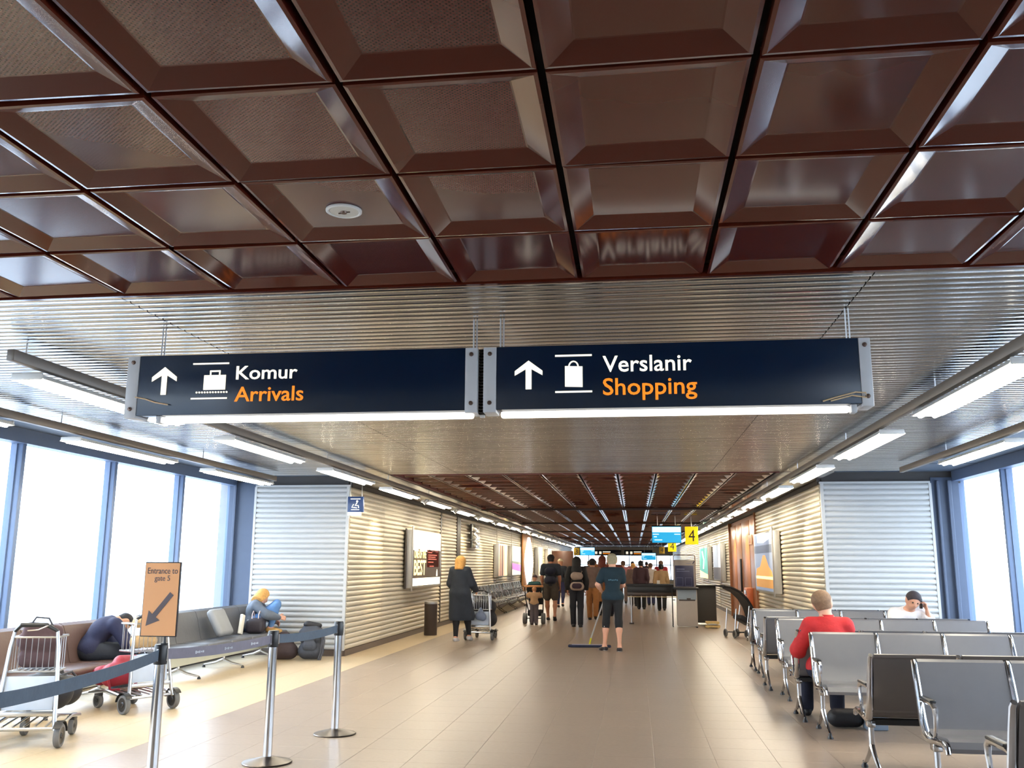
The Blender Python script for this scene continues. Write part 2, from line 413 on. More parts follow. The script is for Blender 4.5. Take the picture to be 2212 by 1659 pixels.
# rear wall behind the camera and far hall
struct('wall_back', MB().box((-.9, -2.45, 1.5), (12.3, .1, 3.1)), ribcream)
oc = MB().box((WL-.2, 6.5, 3.2), (.3, 18.5, .5)).box((WR+.2, 6.5, 3.2), (.3, 18.5, .5)).box((-.9, 6.5, 3.2), (12.6, 18.2, .1)).box((-.9, 45, 3.2), (9, 60, .1))
oc.box((XL-.3, 45, 1.5), (.3, 59, 3.2)).box((XR+.3, 45, 1.5), (.3, 59, 3.2)).box((-6.15, YB+.5, 1.5), (2.3, .4, 3.2)).box((4.2, YB+.5, 1.5), (2.2, .4, 3.2))
struct('wall_outer', oc, mat('outer_shell', (.3, .3, .3), .8))
# bright glazed end of the corridor
r = sroot('window_%d' % nw)
fr = MB()
for k in range(8): fr.box((XL+.2+k*1.06, YE, 1.4), (.07, .08, 2.1))
for z in (.42, 1.55, 2.3): fr.box((-.85, YE, z), (7.7, .08, .07))
part('frame', fr, bluegrey, r, smooth=False)
for k in range(7): part('glass_pane', MB().box((XL+.2+(k+.5)*1.06, YE+.02, 1.37), (1.0, .012, 1.85)), glass, r, smooth=False)
struct('wall_far', MB().box((-.85, YE, 2.62), (7.7, .1, .6)).box((-.85, YE, .2), (7.7, .1, .4)), mat('far_wall', s(150, 140, 125), .5))
struct('ground', MB().box((0, 60, -3.1), (700, 700, .2)), mat('concrete_apron', (.55, .55, .55), .9))['category'] = 'ground'
# ---- door recess on the right corridor wall
d = sroot('door_1')
part('door_frame', MB().box((XR+.06, 26.65, 1.4), (.06, 6.3, 2.8)), wood, d, smooth=False)
for k, (a, b) in enumerate(((23.55, 24.95), (25.05, 26.75), (26.85, 28.2), (28.3, 29.75))):
    part('door_panel', MB().rbox((XR+.015, (a+b)/2, 1.38), (.04, b-a, 2.62), .006), wood, d)
part('door_handle', MB().rbox((XR-.03, 27.0, 1.25), (.05, .1, .9), .01), black, d)
part('door_post', MB().rbox((XR-.02, 23.5, 1.4), (.1, .1, 2.8), .01).rbox((XR-.02, 29.8, 1.4), (.1, .1, 2.8), .01), wood, d)
# dark slot between wall panels on the left with its recess
struct('trim_4', MB().box((XL+.01, 23.02, 1.45), (.05, .14, 2.7)).box((XL+.025, 25.35, 2.0), (.05, .5, 1.6)), mat('dark_slot', s(58, 50, 44), .5))

# ================================================================== LIGHT FITTINGS
tubem = mat('lit_fluorescent_tube', (.9, .9, .85), .4, emis=(1, .90, .72), estr=40)
opal = mat('lit_opal_strip', (.9, .9, .85), .4, emis=(1, .96, .86), estr=2.0)
trayw = mat('white_reflector', (.8, .8, .78), .3)
railm = mat('grey_rail', s(120, 112, 104), .4, .3)
LR, RR, LO, RO = -3.87, 2.27, -5.45, 3.6
def rail(name_label, x, y0, y1):
    r = root('light_rail', (x, (y0+y1)/2, 2.785), name_label, 'light rail')
    L = y1-y0
    part('rail_profile', MB().rbox((0, 0, 0), (.055, L, .075), .008), railm, r)
    m = MB()
    for k in range(int(L/3)+1):
        y = -L/2+.15+k*3; m.tube([(0, y, .03), (0, y, .115)], .006, 6)
    part('hanger_wires', m, steel, r)['kind'] = 'stuff'
    return r
rail('grey light rail along the left side of the passage', LR, 5.2, 62)
rail('grey light rail along the right side of the passage', RR, 4.0, 62)
rail('short grey light rail next to the left windows', LO, 5.0, 13.6)
rail('short grey light rail next to the right windows', RO, 5.0, 13.0)
def luminaire_meshes():
    L = 1.98; w = .12
    tr = MB().sheet([(-w, .0), (-w*.8, .028), (-w*.3, .040), (w*.3, .040), (w*.8, .028), (w, .0)], .006, -L/2, L/2)
    tr.v = [(y, x, z) for x, y, z in tr.v]
    tr.rbox((0, -L/2, .018), (2*w-.02, .02, .045), .008).rbox((0, L/2, .018), (2*w-.02, .02, .045), .008)
    tb = MB().tube([(0, -L/2+.02, 0), (0, L/2-.02, 0)], .021, 8)
    cl = MB().rbox((0, 0, 0), (.06, .08, .03), .008)
    return tr.mesh('reflector', trayw), tb.mesh('tube', tubem), cl.mesh('clip', alum)
mt, mb, mc = luminaire_meshes()
def luminaire(x, y, label, group):
    r = root('tube_light', (x, y, 2.685), label, 'light', 0, group)
    link('reflector', mt, r); link('tube', mb, r, (-.055, 0, .0)); link('tube', mb, r, (.055, 0, .0)); link('clip', mc, r, (0, .0, .03))
for k in range(19):
    luminaire(LR-.07, 6.47+3*k, ORD[k]+' twin tube light from the front on the left passage rail', 'twin tube lights on the left rail')
    luminaire(RR+.07, 6.65+3*k, ORD[k]+' twin tube light from the front on the right passage rail', 'twin tube lights on the right rail')
for k in range(3):
    luminaire(LO-.05, 6.4+3*k, ORD[k]+' twin tube light from the front beside the left windows', 'twin tube lights by the left windows')
for k in range(2):
    luminaire(RO+.07, 7.2+3.15*k, ORD[k]+' twin tube light from the front beside the right windows', 'twin tube lights by the right windows')
# small warm spotlights on the rails washing the ribbed walls
spm = MB().lathe([(.0, 0), (.03, 0), (.034, .01), (.034, .09), (.02, .1)], n=14).mesh('lamp_head', alum)
bm_ = MB().lathe([(0, -.004), (.026, -.004), (.026, .0)], n=14).mesh('lamp_lens', mat('lit_warm_lens', (.9, .8, .6), .4, emis=(1, .72, .38), estr=30))
def spot(x, y, tx, ty, tz, label, group, e=190):
    r = root('spotlight', (x, y, 2.70), label, 'spotlight', 0, group)
    q = (Vector((x, y, 2.62))-Vector((tx, ty, tz))).to_track_quat('Z', 'Y').to_euler()
    link('lamp_head', spm, r, (0, 0, -.08), q); link('lamp_lens', bm_, r, (0, 0, -.08), q)
    ld = bpy.data.lights.new('spot', 'SPOT'); ld.energy = e; ld.color = (1, .74, .42); ld.spot_size = math.radians(62); ld.spot_blend = .7; ld.shadow_soft_size = .03
    lo = bpy.data.objects.new('lamp_light', ld); COL.objects.link(lo); lo.parent = r
    lo.location = Vector((0, 0, -.08))+(Vector((tx, ty, tz))-Vector((x, y, 2.62))).normalized()*.03; lo.rotation_euler = q
for k in range(13):
    spot(LR, 16.95+3*k, XL, 16.95+3*k, 1.75, ORD[k]+' small spotlight from the front on the left passage rail', 'spotlights aimed at the left wall')
    spot(RR, 16.6+3*k, XR, 16.6+3*k, 1.75, ORD[k]+' small spotlight from the front on the right passage rail', 'spotlights aimed at the right wall')

# ================================================================== HANGING SIGNS
K = .975
whitep = mat('backlit_white_print', (.85, .82, .7), .5, emis=(1, .93, .76), estr=.8)
orangep = mat('backlit_orange_print', s(240, 130, 30), .5, emis=s(255, 140, 30), estr=.75)
bolt = mat('dark_bolt', s(110, 90, 80), .35, .7)
def Zs(z): return 1.5+(z-1.5)*K
def arrow_up(m, x0, x1, z0, z1, y):
    cx = (x0+x1)/2; w = (x1-x0)/2; t = w*.34; h = z1-z0
    m.prism([(cx-t*.62, z0), (cx+t*.62, z0), (cx+t*.62, z1-h*.30), (x1-.0, z1-h*.52-t*.0), (x1, z1-h*.36), (cx, z1), (x0, z1-h*.36), (x0, z1-h*.52), (cx-t*.62, z1-h*.30)], y-.004, y, 'y')
def hang_sign(label, xl, xr, pl, pr, tl, trr, rods, kind):
    """front face at y=5.02; xl..xr navy panel, pl..pr outer plates"""
    yf = 5.02; z0, z1 = Zs(2.372), Zs(2.742); cx = (xl+xr)/2*K
    r = root('hanging_sign', (cx, yf+.07, z1), label, 'sign')
    def L(x): return x*K-cx
    dz = -z1; y = -.07
    part('sign_panel', MB().rbox(((L(xl)+L(xr))/2, 0, (z0+z1)/2+dz), (L(xr)-L(xl), .14, z1-z0), .004), navy, r)
    for a, b, in ((pl, xl), (xr, pr)):
        p = part('end_plate', MB().rbox(((L(a)+L(b))/2, -.0, (z0+z1)/2-.008+dz), (abs(L(b)-L(a)), .15, z1-z0+.012), .004), mat('light_grey_plate', s(206, 206, 208), .4, 0), r)
        for z in (z0+.04, z1-.04):
            part('bolt', MB().lathe([(0, 0), (.013, 0), (.011, .008), (.0, .010)], n=10, M=Matrix.Rotation(PI/2, 3, 'X')), bolt, p, ((L(a)+L(b))/2, -.075, z+dz))
    for a in rods:
        part('rod', MB().tube([(L(a)-.009, 0, 0), (L(a)-.009, 0, CZ-z1)], .004, 6).tube([(L(a)+.009, 0, 0), (L(a)+.009, 0, CZ-z1)], .004, 6), steel, r)
    t = part('under_light', MB().rbox(((L(tl)+L(trr))/2, -.02, z0-.022+dz), (L(trr)-L(tl), .05, .036), .012), opal, r, label='lit white strip under the sign')
    part('cap', MB().rbox((L(tl)-.01 if kind == 'A' else L(trr)+.02, -.02, z0-.02+dz), (.03, .06, .045), .004), mat('light_grey_plate', (0, 0, 0)), r)
    yy = y-.002
    def tx(body, a, b, c, d_, m_, nm): text(nm, body, L(a), L(b), Zs(c)+dz, Zs(d_)+dz, m_, r, yy, .009)
    if kind == 'A':
        tx('Komur', -2.343, -1.962, 2.581, 2.664, whitep, 'word'); tx('Arrivals', -2.345, -1.919, 2.447, 2.537, orangep, 'word')
        m = MB(); arrow_up(m, L(-2.876), L(-2.718), Zs(2.497)+dz, Zs(2.668)+dz, yy); part('arrow', m, whitep, r)
        m = MB()
        for z in (2.683, 2.47): m.box((L(-2.505), yy-.002, Zs(z)+dz), (.222, .004, .009))
        m.rbox((L(-2.475), yy-.002, Zs(2.567)+dz), (.135, .005, .088), .002)
        m.box((L(-2.475)-.028, yy-.002, Zs(2.622)+dz), (.008, .004, .028)).box((L(-2.475)+.028, yy-.002, Zs(2.622)+dz), (.008, .004, .028)).box((L(-2.475), yy-.002, Zs(2.636)+dz), (.064, .004, .009))
        for k in range(12): m.lathe([(0, 0), (.0058, 0), (.0058, .004), (0, .004)], (L(-2.585)+k*.0168, yy, Zs(2.507)+dz), 8, 0, Matrix.Rotation(PI/2, 3, 'X'))
        part('suitcase_symbol', m, whitep, r)
    else:
        tx('Verslanir', -.156, .343, 2.578, 2.672, whitep, 'word'); tx('Shopping', -.156, .368, 2.414, 2.543, orangep, 'word')
        m = MB(); arrow_up(m, L(-.66), L(-.50), Zs(2.487)+dz, Zs(2.655)+dz, yy); part('arrow', m, whitep, r)
        m = MB()
        for z in (2.679, 2.468): m.box((L(-.322), yy-.002, Zs(z)+dz), (.205, .004, .010))
        m.prism([(L(-.322)-.048, Zs(2.498)+dz), (L(-.322)+.050, Zs(2.494)+dz), (L(-.322)+.050, Zs(2.614)+dz), (L(-.322)-.048, Zs(2.618)+dz)], yy-.004, yy, 'y')
        m.tube([(L(-.322)+.026*math.cos(q), yy-.002, Zs(2.612)+dz+.032*math.sin(q)) for q in [PI*k/8 for k in range(9)]], .0045, 6)
        part('shopping_bag_symbol', m, whitep, r)
    return r
sA = hang_sign('navy hanging sign reading Komur Arrivals with suitcase symbol', -2.965, -.950, -3.04, -.878, -2.82, -.905, (-2.86, -.905), 'A')
sB = hang_sign('navy hanging sign reading Verslanir Shopping with bag symbol', -.768, 1.250, -.843, 1.312, -.745, 1.19, (-.745, 1.215), 'B')
part('cable', MB().tube([(.78, -.078, -.345), (.85, -.082, -.325), (.95, -.085, -.30), (1.0, -.088, -.305), (1.005, -.085, -.33), (.93, -.085, -.318), (.82, -.082, -.345)], .004, 6), mat('cream_cable', s(220, 190, 150), .5), sB, label='loose cream cable at the right corner')
part('cable', MB().tube([(-.99, -.078, -.25), (-.93, -.082, -.262), (-.86, -.082, -.285), (-.78, -.082, -.30)], .004, 6), MATS['cream_cable'], sA, label='loose cream cable at the left end')
# chain-like joint between the two signs
cj = MB()
for k in range(22): cj.box((0, 0, -k*.0175), (.03, .05, .007))
o = part('sign_coupler', cj, dark, None, (-.861*K, 5.09, Zs(2.742)-.005)); tag(o, 'ribbed dark coupling strip between the two hanging signs', 'coupling')
part('backing_strip', MB().box((0, .02, -.19), (.026, .02, .39)), mat('light_grey_plate', (0, 0, 0)), o)
# round loudspeaker in the coffered ceiling
cs = root('ceiling_speaker', (-1.155, 3.46, CZ+.0285), 'round white loudspeaker set into a brown ceiling panel', 'speaker')
part('rim', MB().lathe([(.074, .0), (.074, -.006), (.066, -.010), (.06, -.008), (.058, 0)], n=32, ring=True), white, cs)
part('grille', MB().lathe([(0, -.007), (.058, -.007), (.058, 0), (0, 0)], n=28), mat('white_grille', (.68, .66, .6), .6, bump=.3, bscale=300), cs)
part('centre_boss', MB().lathe([(0, -.014), (.012, -.014), (.014, -.007), (0, -.006)], n=14).box((.02, 0, -.009), (.012, .003, .004)).box((-.02, .01, -.009), (.012, .003, .004)), MATS['dark_bolt'], cs)
# small blue sign at the corner
b = root('corner_sign', (-4.63, 15.15, 2.61), 'small blue sign with toilet symbol hanging at the left wall corner', 'sign')
part('sign_panel', MB().rbox((0, 0, -.12), (.27, .07, .26), .006), mat('blue_sign', s(42, 66, 112), .3), b)
part('hanger', MB().tube([(-.1, 0, 0), (-.1, 0, .28)], .006, 6).tube([(.1, 0, 0), (.1, 0, .28)], .006, 6), steel, b)
part('lit_base', MB().rbox((-.02, 0, -.275), (.22, .06, .06), .006), opal, b)
m = MB().box((0, -.038, -.03), (.17, .004, .012)).box((0, -.038, -.21), (.14, .004, .012)).lathe([(0, 0), (.018, 0), (.018, .004), (0, .004)], (.03, -.036, -.07), 10, 0, Matrix.Rotation(PI/2, 3, 'X'))
m.tube([(.03, -.038, -.09), (.0, -.038, -.14), (.05, -.038, -.14), (.06, -.038, -.18)], .009, 6).tube([(-.03, -.038, -.12), (-.06, -.038, -.17), (.03, -.038, -.18)], .008, 6)
part('symbol', m, whitep, b)

# ================================================================== FIGURES: smooth signed-distance bodies
def surface_nets(d, org, h):
    """closed surface of d<0 on a grid; returns verts, quads"""
    S = d.shape; ins = d < 0
    cs = tuple(n-1 for n in S)
    acc = np.zeros(cs+(3,)); cnt = np.zeros(cs)
    def sl(a, o): return a[o[0]:o[0]+cs[0], o[1]:o[1]+cs[1], o[2]:o[2]+cs[2]]
    for ax in range(3):
        for i in (0, 1):
            for j in (0, 1):
                o = [i, j]; o.insert(ax, 0); o2 = list(o); o2[ax] = 1
                a, b = sl(d, o), sl(d, o2); x = (a < 0) != (b < 0)
                t = np.where(x, a/np.where(x, a-b, 1), 0)
                p = np.zeros(cs+(3,)); p[..., 0] = o[0]; p[..., 1] = o[1]; p[..., 2] = o[2]; p[..., ax] = t
                acc += p*x[..., None]; cnt += x
    act = cnt > 0
    idx = -np.ones(cs, int); idx[act] = np.arange(act.sum())
    base = np.argwhere(act); V = (base+acc[act]/cnt[act][:, None])*h+org
    F = []
    for ax in range(3):
        b_, c_ = [(1, 2), (2, 0), (0, 1)][ax]
        a0 = ins; sl0 = [slice(None)]*3; sl1 = [slice(None)]*3
        sl0[ax] = slice(0, -1); sl1[ax] = slice(1, None)
        A, B = ins[tuple(sl0)], ins[tuple(sl1)]
        e = np.argwhere(A != B)
        ok = (e[:, b_] > 0) & (e[:, c_] > 0) & (e[:, b_] < cs[b_]) & (e[:, c_] < cs[c_]) & (e[:, ax] < cs[ax])
        e = e[ok]
        if not len(e): continue
        flip = ~A[tuple(e.T)]
        def g(db, dc):
            q = e.copy(); q[:, b_] += db; q[:, c_] += dc; return idx[tuple(q.T)]
        q = np.stack([g(-1, -1), g(0, -1), g(0, 0), g(-1, 0)], 1)
        q[flip] = q[flip][:, ::-1]
        F.append(q)
    return V, np.concatenate(F)
def cap_d(P, a, b, ra, rb, fl=None):
    a = np.array(a, float); b = np.array(b, float)
    Q = P
    if fl is not None:
        ax = np.array(fl[0], float); ax /= np.linalg.norm(ax); k = 1/fl[1]-1
        Q = P+((P-a) @ ax)[..., None]*ax*k; b = b+((b-a) @ ax)*ax*k
    ab = b-a; L = ab @ ab
    t = np.clip(((Q-a) @ ab)/L, 0, 1) if L > 1e-9 else np.zeros(P.shape[:-1])
    dd = np.linalg.norm(Q-a-t[..., None]*ab, axis=-1)-(ra+(rb-ra)*t)
    return dd*(1 if fl is None else min(1, .5+.5*fl[1]))
def sdf(prims, h=.016, k=.018, off=0, clips=()):
    lo = np.min([np.minimum(p[0], p[1])-max(p[2], p[3]) for p in prims], 0)-off-3*h
    hi = np.max([np.maximum(p[0], p[1])+max(p[2], p[3]) for p in prims], 0)+off+3*h
    n = np.ceil((hi-lo)/h).astype(int)+1
    g = [lo[i]+h*np.arange(n[i]) for i in range(3)]
    P = np.stack(np.meshgrid(*g, indexing='ij'), -1)
    acc = np.zeros(n); 
    for p in prims:
        d = cap_d(P, p[0], p[1], p[2]+off, p[3]+off, p[4] if len(p) > 4 else None)
        acc += np.exp(-np.clip(d, -.3, 1.5)/k)
    d = -k*np.log(acc+1e-60)
    for (c, nrm) in clips:   # keep the side where (p-c).n < 0
        d = np.maximum(d, (P-np.array(c, float)) @ (np.array(nrm, float)/np.linalg.norm(nrm)))
    return surface_nets(d, lo, h)
def sdf_part(name, prims, m, parent, h=.016, k=.018, off=0, clips=(), label=None, extra=None):
    V, F = sdf(prims, h, k, off, clips)
    b = MB(); b.v = V.tolist(); b.f = F.tolist(); b.m = [0]*len(F)
    if extra is not None: b.add(extra.v, extra.f)
    me = b.mesh(name, m, True, 60)
    if not clips and extra is None: me.shade_smooth()
    o = link(name, me, parent)
    if label: o['label'] = label
    return o
def A3(*a): return np.array(a, float)
SKIN = {'fair': mat('skin_fair', s(214, 160, 134), .5, vary=.04), 'tan': mat('skin_tan', s(176, 120, 92), .5, vary=.04), 'mid': mat('skin_mid', s(196, 142, 114), .5, vary=.04)}
def cl(name, c, r=.8): return mat('cloth_'+name, s(*c), r, 0, vary=.18, vscale=14, bump=.25, bscale=40)
def hairm(name, c): return mat('hair_'+name, s(*c), .75, 0, vary=.35, vscale=40, bump=.4, bscale=90)
def hand_prims(w, d, curl, up, side):
    """palm and five fingers; w wrist, d forearm direction, up = back-of-hand normal, side=+1/-1 where the thumb lies"""
    w = np.array(w, float); d = np.array(d, float)/np.linalg.norm(d); up = np.array(up, float); up -= (up @ d)*d
    up /= np.linalg.norm(up); x = np.cross(d, up)*side
    pr = [(w, w+d*.03, .024, .026, (up, .7)), (w+d*.03-x*.012, w+d*.085-x*.02, .020, .017, (up, .75)), (w+d*.03+x*.012, w+d*.085+x*.018, .020, .017, (up, .75))]
    for i, (o, L) in enumerate(((.027, .068), (.009, .078), (-.010, .072), (-.028, .056))):
        b0 = w+d*.088+x*o; c1 = curl*.7; c2 = curl*1.6
        b1 = b0+(d*math.cos(c1)-up*math.sin(c1))*L*.5; b2 = b1+(d*math.cos(c2)-up*math.sin(c2))*L*.5
        pr += [(b0, b1, .0095, .0088), (b1, b2, .0088, .0075)]
    t0 = w+d*.03+x*.025; t1 = t0+(d*.6+x*.8)*.035; t2 = t1+(d*.9+x*.2-up*.3*curl)*.032
    return pr+[(t0, t1, .0125, .011), (t1, t2, .011, .009)]
def person(label, loc, rz, P=None, top=None, bottom=None, hair=None, shoes=None, skin='fair', sc=1.0, h=.017, fem=False, hands=True, group=None, face=False):
    """local frame: faces +Y, x to the person's right"""
    J = dict(pelvis=A3(0, 0, .96), chest=A3(0, .0, 1.30), neck=A3(0, -.005, 1.46), head=A3(0, .02, 1.60), look=A3(0, 1, 0),
             hl=A3(-.09, 0, .93), hr=A3(.09, 0, .93), kl=A3(-.10, .03, .50), kr=A3(.10, .03, .50), al=A3(-.10, -.02, .085), ar=A3(.10, -.02, .085),
             sl=A3(-.175 if fem else -.195, 0, 1.40), sr=A3(.175 if fem else .195, 0, 1.40), el=A3(-.235, -.03, 1.13), er=A3(.235, -.03, 1.13), wl=A3(-.235, .06, .90), wr=A3(.235, .06, .90),
             fl=A3(0, 1, -.1), fr=A3(0, 1, -.1))
    for k_, v in (P or {}).items(): J[k_] = A3(*v)
    for k_ in J:
        if k_ not in ('look', 'fl', 'fr'): J[k_] = J[k_]*sc
    r = root('person', loc, label, 'person', rz, group)
    b = sc*(.92 if fem else 1.0); hp = J['head']; lk = J['look']/np.linalg.norm(J['look'])
    fwd = A3(0, 1, 0)
    tor = J['neck']-J['pelvis']; tor /= np.linalg.norm(tor); dep = np.cross(A3(1, 0, 0), tor); dep = -dep if dep[1] < 0 else dep
    up = J['head']-J['neck']; up /= np.linalg.norm(up)
    wst = J['pelvis']*.45+J['chest']*.55
    torso = [(J['hl']+A3(.01, 0, .02), J['hr']+A3(-.01, 0, .02), .108*b*(1.06 if fem else 1), .108*b*(1.06 if fem else 1), (dep, .95)),
             (J['pelvis'], wst, .125*b, .112*b, (dep, .82)), (wst, J['chest'], .115*b, .15*b, (dep, .72)), (J['chest'], (J['sl']+J['sr'])/2-tor*.03, .15*b, .13*b, (dep, .66)),
             (J['sl']+A3(.03, 0, 0), J['sr']-A3(.03, 0, 0), .062*b, .062*b)]
    neck = [((J['sl']+J['sr'])/2+tor*.02, hp-up*.06*sc, .058*b, .052*b)]
    head = [(hp-up*.01*sc, hp+up*.035*sc-lk*.015*sc, .078*sc, .090*sc), (hp-up*.055*sc+lk*.03*sc, hp+lk*.01*sc, .050*sc, .07*sc),
            (hp+lk*.085*sc+up*.01*sc, hp+lk*.104*sc-up*.018*sc, .010*sc, .014*sc), (hp+lk*.072*sc-up*.055*sc, hp+lk*.075*sc-up*.055*sc, .02*sc, .02*sc)]
    sx = np.cross(lk, up); sx /= np.linalg.norm(sx)
    ears = [(hp+sx*q*.084*sc-up*.02*sc-lk*.005, hp+sx*q*.088*sc+up*.015*sc-lk*.01, .014*sc, .018*sc, (sx, .5)) for q in (-1, 1)]
    def arm(q):
        S_, E_, W_ = J['s'+q], J['e'+q], J['w'+q]
        return [(S_, E_, .052*b, .041*b), (E_, E_*.7+W_*.3, .041*b, .040*b), (E_*.7+W_*.3, W_, .040*b, .026*b)]
    def leg(q):
        H_, K_, A_ = J['h'+q], J['k'+q], J['a'+q]; cf = K_*.68+A_*.32; bk = A3(0, -.012, 0)*sc
        return [(H_, K_, .088*b, .056*b), (K_, cf+bk, .054*b, .056*b), (cf+bk, A_, .056*b, .034*b)]
    def foot(q):
        A_ = J['a'+q]; f = J['f'+q]/np.linalg.norm(J['f'+q]); heel = A_-A3(0, 0, .045)*sc-f*.035*sc
        dn = A3(0, 0, -.012)*sc
        return [(A_, heel, .034*sc, .032*sc), (heel, heel+f*.10*sc+dn, .032*sc, .038*sc), (heel+f*.10*sc+dn, heel+f*.19*sc+dn*1.2, .038*sc, .026*sc)]
    body = torso+neck+head+ears
    for q in 'lr': body += arm(q)+leg(q)+foot(q)
    hx = None
    if hands:
        hx = MB()
        for q, sg in (('l', 1), ('r', -1)):
            d_ = J['w'+q]-J['e'+q]; d_ /= np.linalg.norm(d_)
            V, F = sdf(hand_prims(J['w'+q], d_, J.get('curl', A3(.5))[0] if 'curl' in J else .5, J.get('hup'+q, A3(sg*-1., .0, .35)), sg), .0055, .004)
            hx.add(V.tolist(), F.tolist())
    bo = sdf_part('body', body, SKIN[skin], r, h, .014*sc, extra=hx)
    if face:
        for q in (-1, 1):
            c = hp+sx*q*.032*sc+lk*.083*sc+up*.018*sc
            part('eye', MB().lathe([(0, -.011), (.008, -.008), (.0115, 0), (.008, .008), (0, .011)], tuple(c.tolist()), 10), mat('eye_dark', s(40, 30, 26), .2), bo)
    if bottom:
        m_, kind = bottom; pr = torso[:2]; cz = []
        waist = J['pelvis']+tor*.10*sc
        for q in 'lr':
            H_, K_, A_ = J['h'+q], J['k'+q], J['a'+q]
            L = leg(q)
            if kind == 'shorts': L = [(H_, H_*.25+K_*.75, .105*b, .092*b)]
            elif kind == 'capri': cf_ = K_*.68+A_*.32+A3(0, -.012, 0)*sc; L = leg(q)[:1]+[(K_, K_*.84+A_*.16, .058*b, .061*b)]
            elif kind == 'slim': L = leg(q)
            elif kind == 'skirt': L = [(H_, K_, .12*b, .12*b)]
            else: L = [(H_, K_, .092*b, .070*b), (K_, A_+A3(0, 0, -.0), .070*b, .060*b)]
            pr = pr+L
        sdf_part('trousers' if kind not in ('shorts', 'skirt') else kind, pr, m_, r, h, .012, .013, [(waist, tor)] if max(J['kl'][2], J['kr'][2]) < J['pelvis'][2]-.25*sc else [])
    if top:
        m_, kind = top; pr = list(torso)
        hem = J['pelvis']-tor*(.07 if kind != 'coat' else 0)*sc
        for q in 'lr':
            a = arm(q)
            if kind == 'tee':
                S_, E_ = J['s'+q], J['e'+q]; pr += [(S_, S_*.38+E_*.62, .062*b, .060*b)]
            elif kind == 'vest': pass
            else: pr += [(p_[0], p_[1], p_[2]+.010, p_[3]+.012) for p_ in a[:2]]+[(a[2][0], a[2][1]*.93+a[2][0]*.07, a[2][2]+.012, a[2][3]+.014)]
        clips = []
        if kind == 'coat':
            mid = (J['kl']+J['kr'])/2
            pr += [(J['pelvis'], mid+A3(0, 0, -.02), .15*b, .20*b, (A3(0, 1, 0), .7)), (J['hl'], J['kl']+A3(-.02, 0, -.02), .11*b, .12*b), (J['hr'], J['kr']+A3(.02, 0, -.02), .11*b, .12*b)]
            pr += [(J['chest'], J['pelvis'], .165*b, .185*b, (A3(0, 1, 0), .72))]
            clips = [(mid+A3(0, 0, -.10), A3(0, 0, -1))]
        elif kind == 'seated': pass
        else: clips = [(hem, -tor)]
        clips.append(((J['sl']+J['sr'])/2+tor*.085*b, tor*1.0+A3(0, .25, 0)))
        sdf_part('coat' if kind == 'coat' else 'shirt', pr, m_, r, h, .012, .020 if kind != 'coat' else .028, clips)
    if shoes:
        for q in 'lr':
            so = sdf_part('shoe', foot(q), shoes[0], r, max(.011, h*.7), .010, .009, [(J['a'+q]+A3(0, 0, -.012)*sc, A3(0, 0, 1))])
            if len(shoes) > 1:
                f = foot(q); z = (J['a'+q][2]-.085*sc)
                sdf_part('sole', [(p_[0]*A3(1, 1, 0)+A3(0, 0, z+.012), p_[1]*A3(1, 1, 0)+A3(0, 0, z+.012), .040*sc, .040*sc, (A3(0, 0, 1), .35)) for p_ in f[1:]], shoes[1], so, .011, .01)
    if hair:
        m_, kind = hair
        fw_clip = (hp+lk*.045*sc+up*.02*sc, lk*1.0-up*.55)
        if kind == 'short': sdf_part('hair', head[:1], m_, r, .011, .01, .011, [fw_clip, (hp-up*.06*sc, -up+lk*.5)])
        elif kind == 'bob': sdf_part('hair', [head[0], (hp-lk*.02*sc, hp-up*.13*sc-lk*.03*sc, .095*sc, .088*sc)], m_, r, .011, .01, .014, [(hp+lk*.05*sc, lk-up*.35), (hp-up*.17*sc, -up)])
        elif kind == 'long': sdf_part('hair', [head[0], (hp-lk*.02*sc, hp-up*.22*sc-lk*.07*sc, .098*sc, .10*sc, (lk, .7)), (hp-up*.2*sc-lk*.08*sc, hp-up*.36*sc-lk*.09*sc, .11*sc, .07*sc, (lk, .55))], m_, r, .012, .015, .013, [(hp+lk*.05*sc, lk-up*.35)])
        elif kind == 'bun': sdf_part('hair', [head[0], (hp+up*.09*sc-lk*.07*sc, hp+up*.11*sc-lk*.08*sc, .04*sc, .035*sc)], m_, r, .011, .01, .011, [fw_clip])
        elif kind == 'cap':
            sdf_part('cap', [(hp+up*.035*sc-lk*.015*sc, hp+up*.045*sc, .092*sc, .09*sc)], m_, r, .011, .01, .013, [(hp+up*.03*sc, -up)], extra=None)
    return r

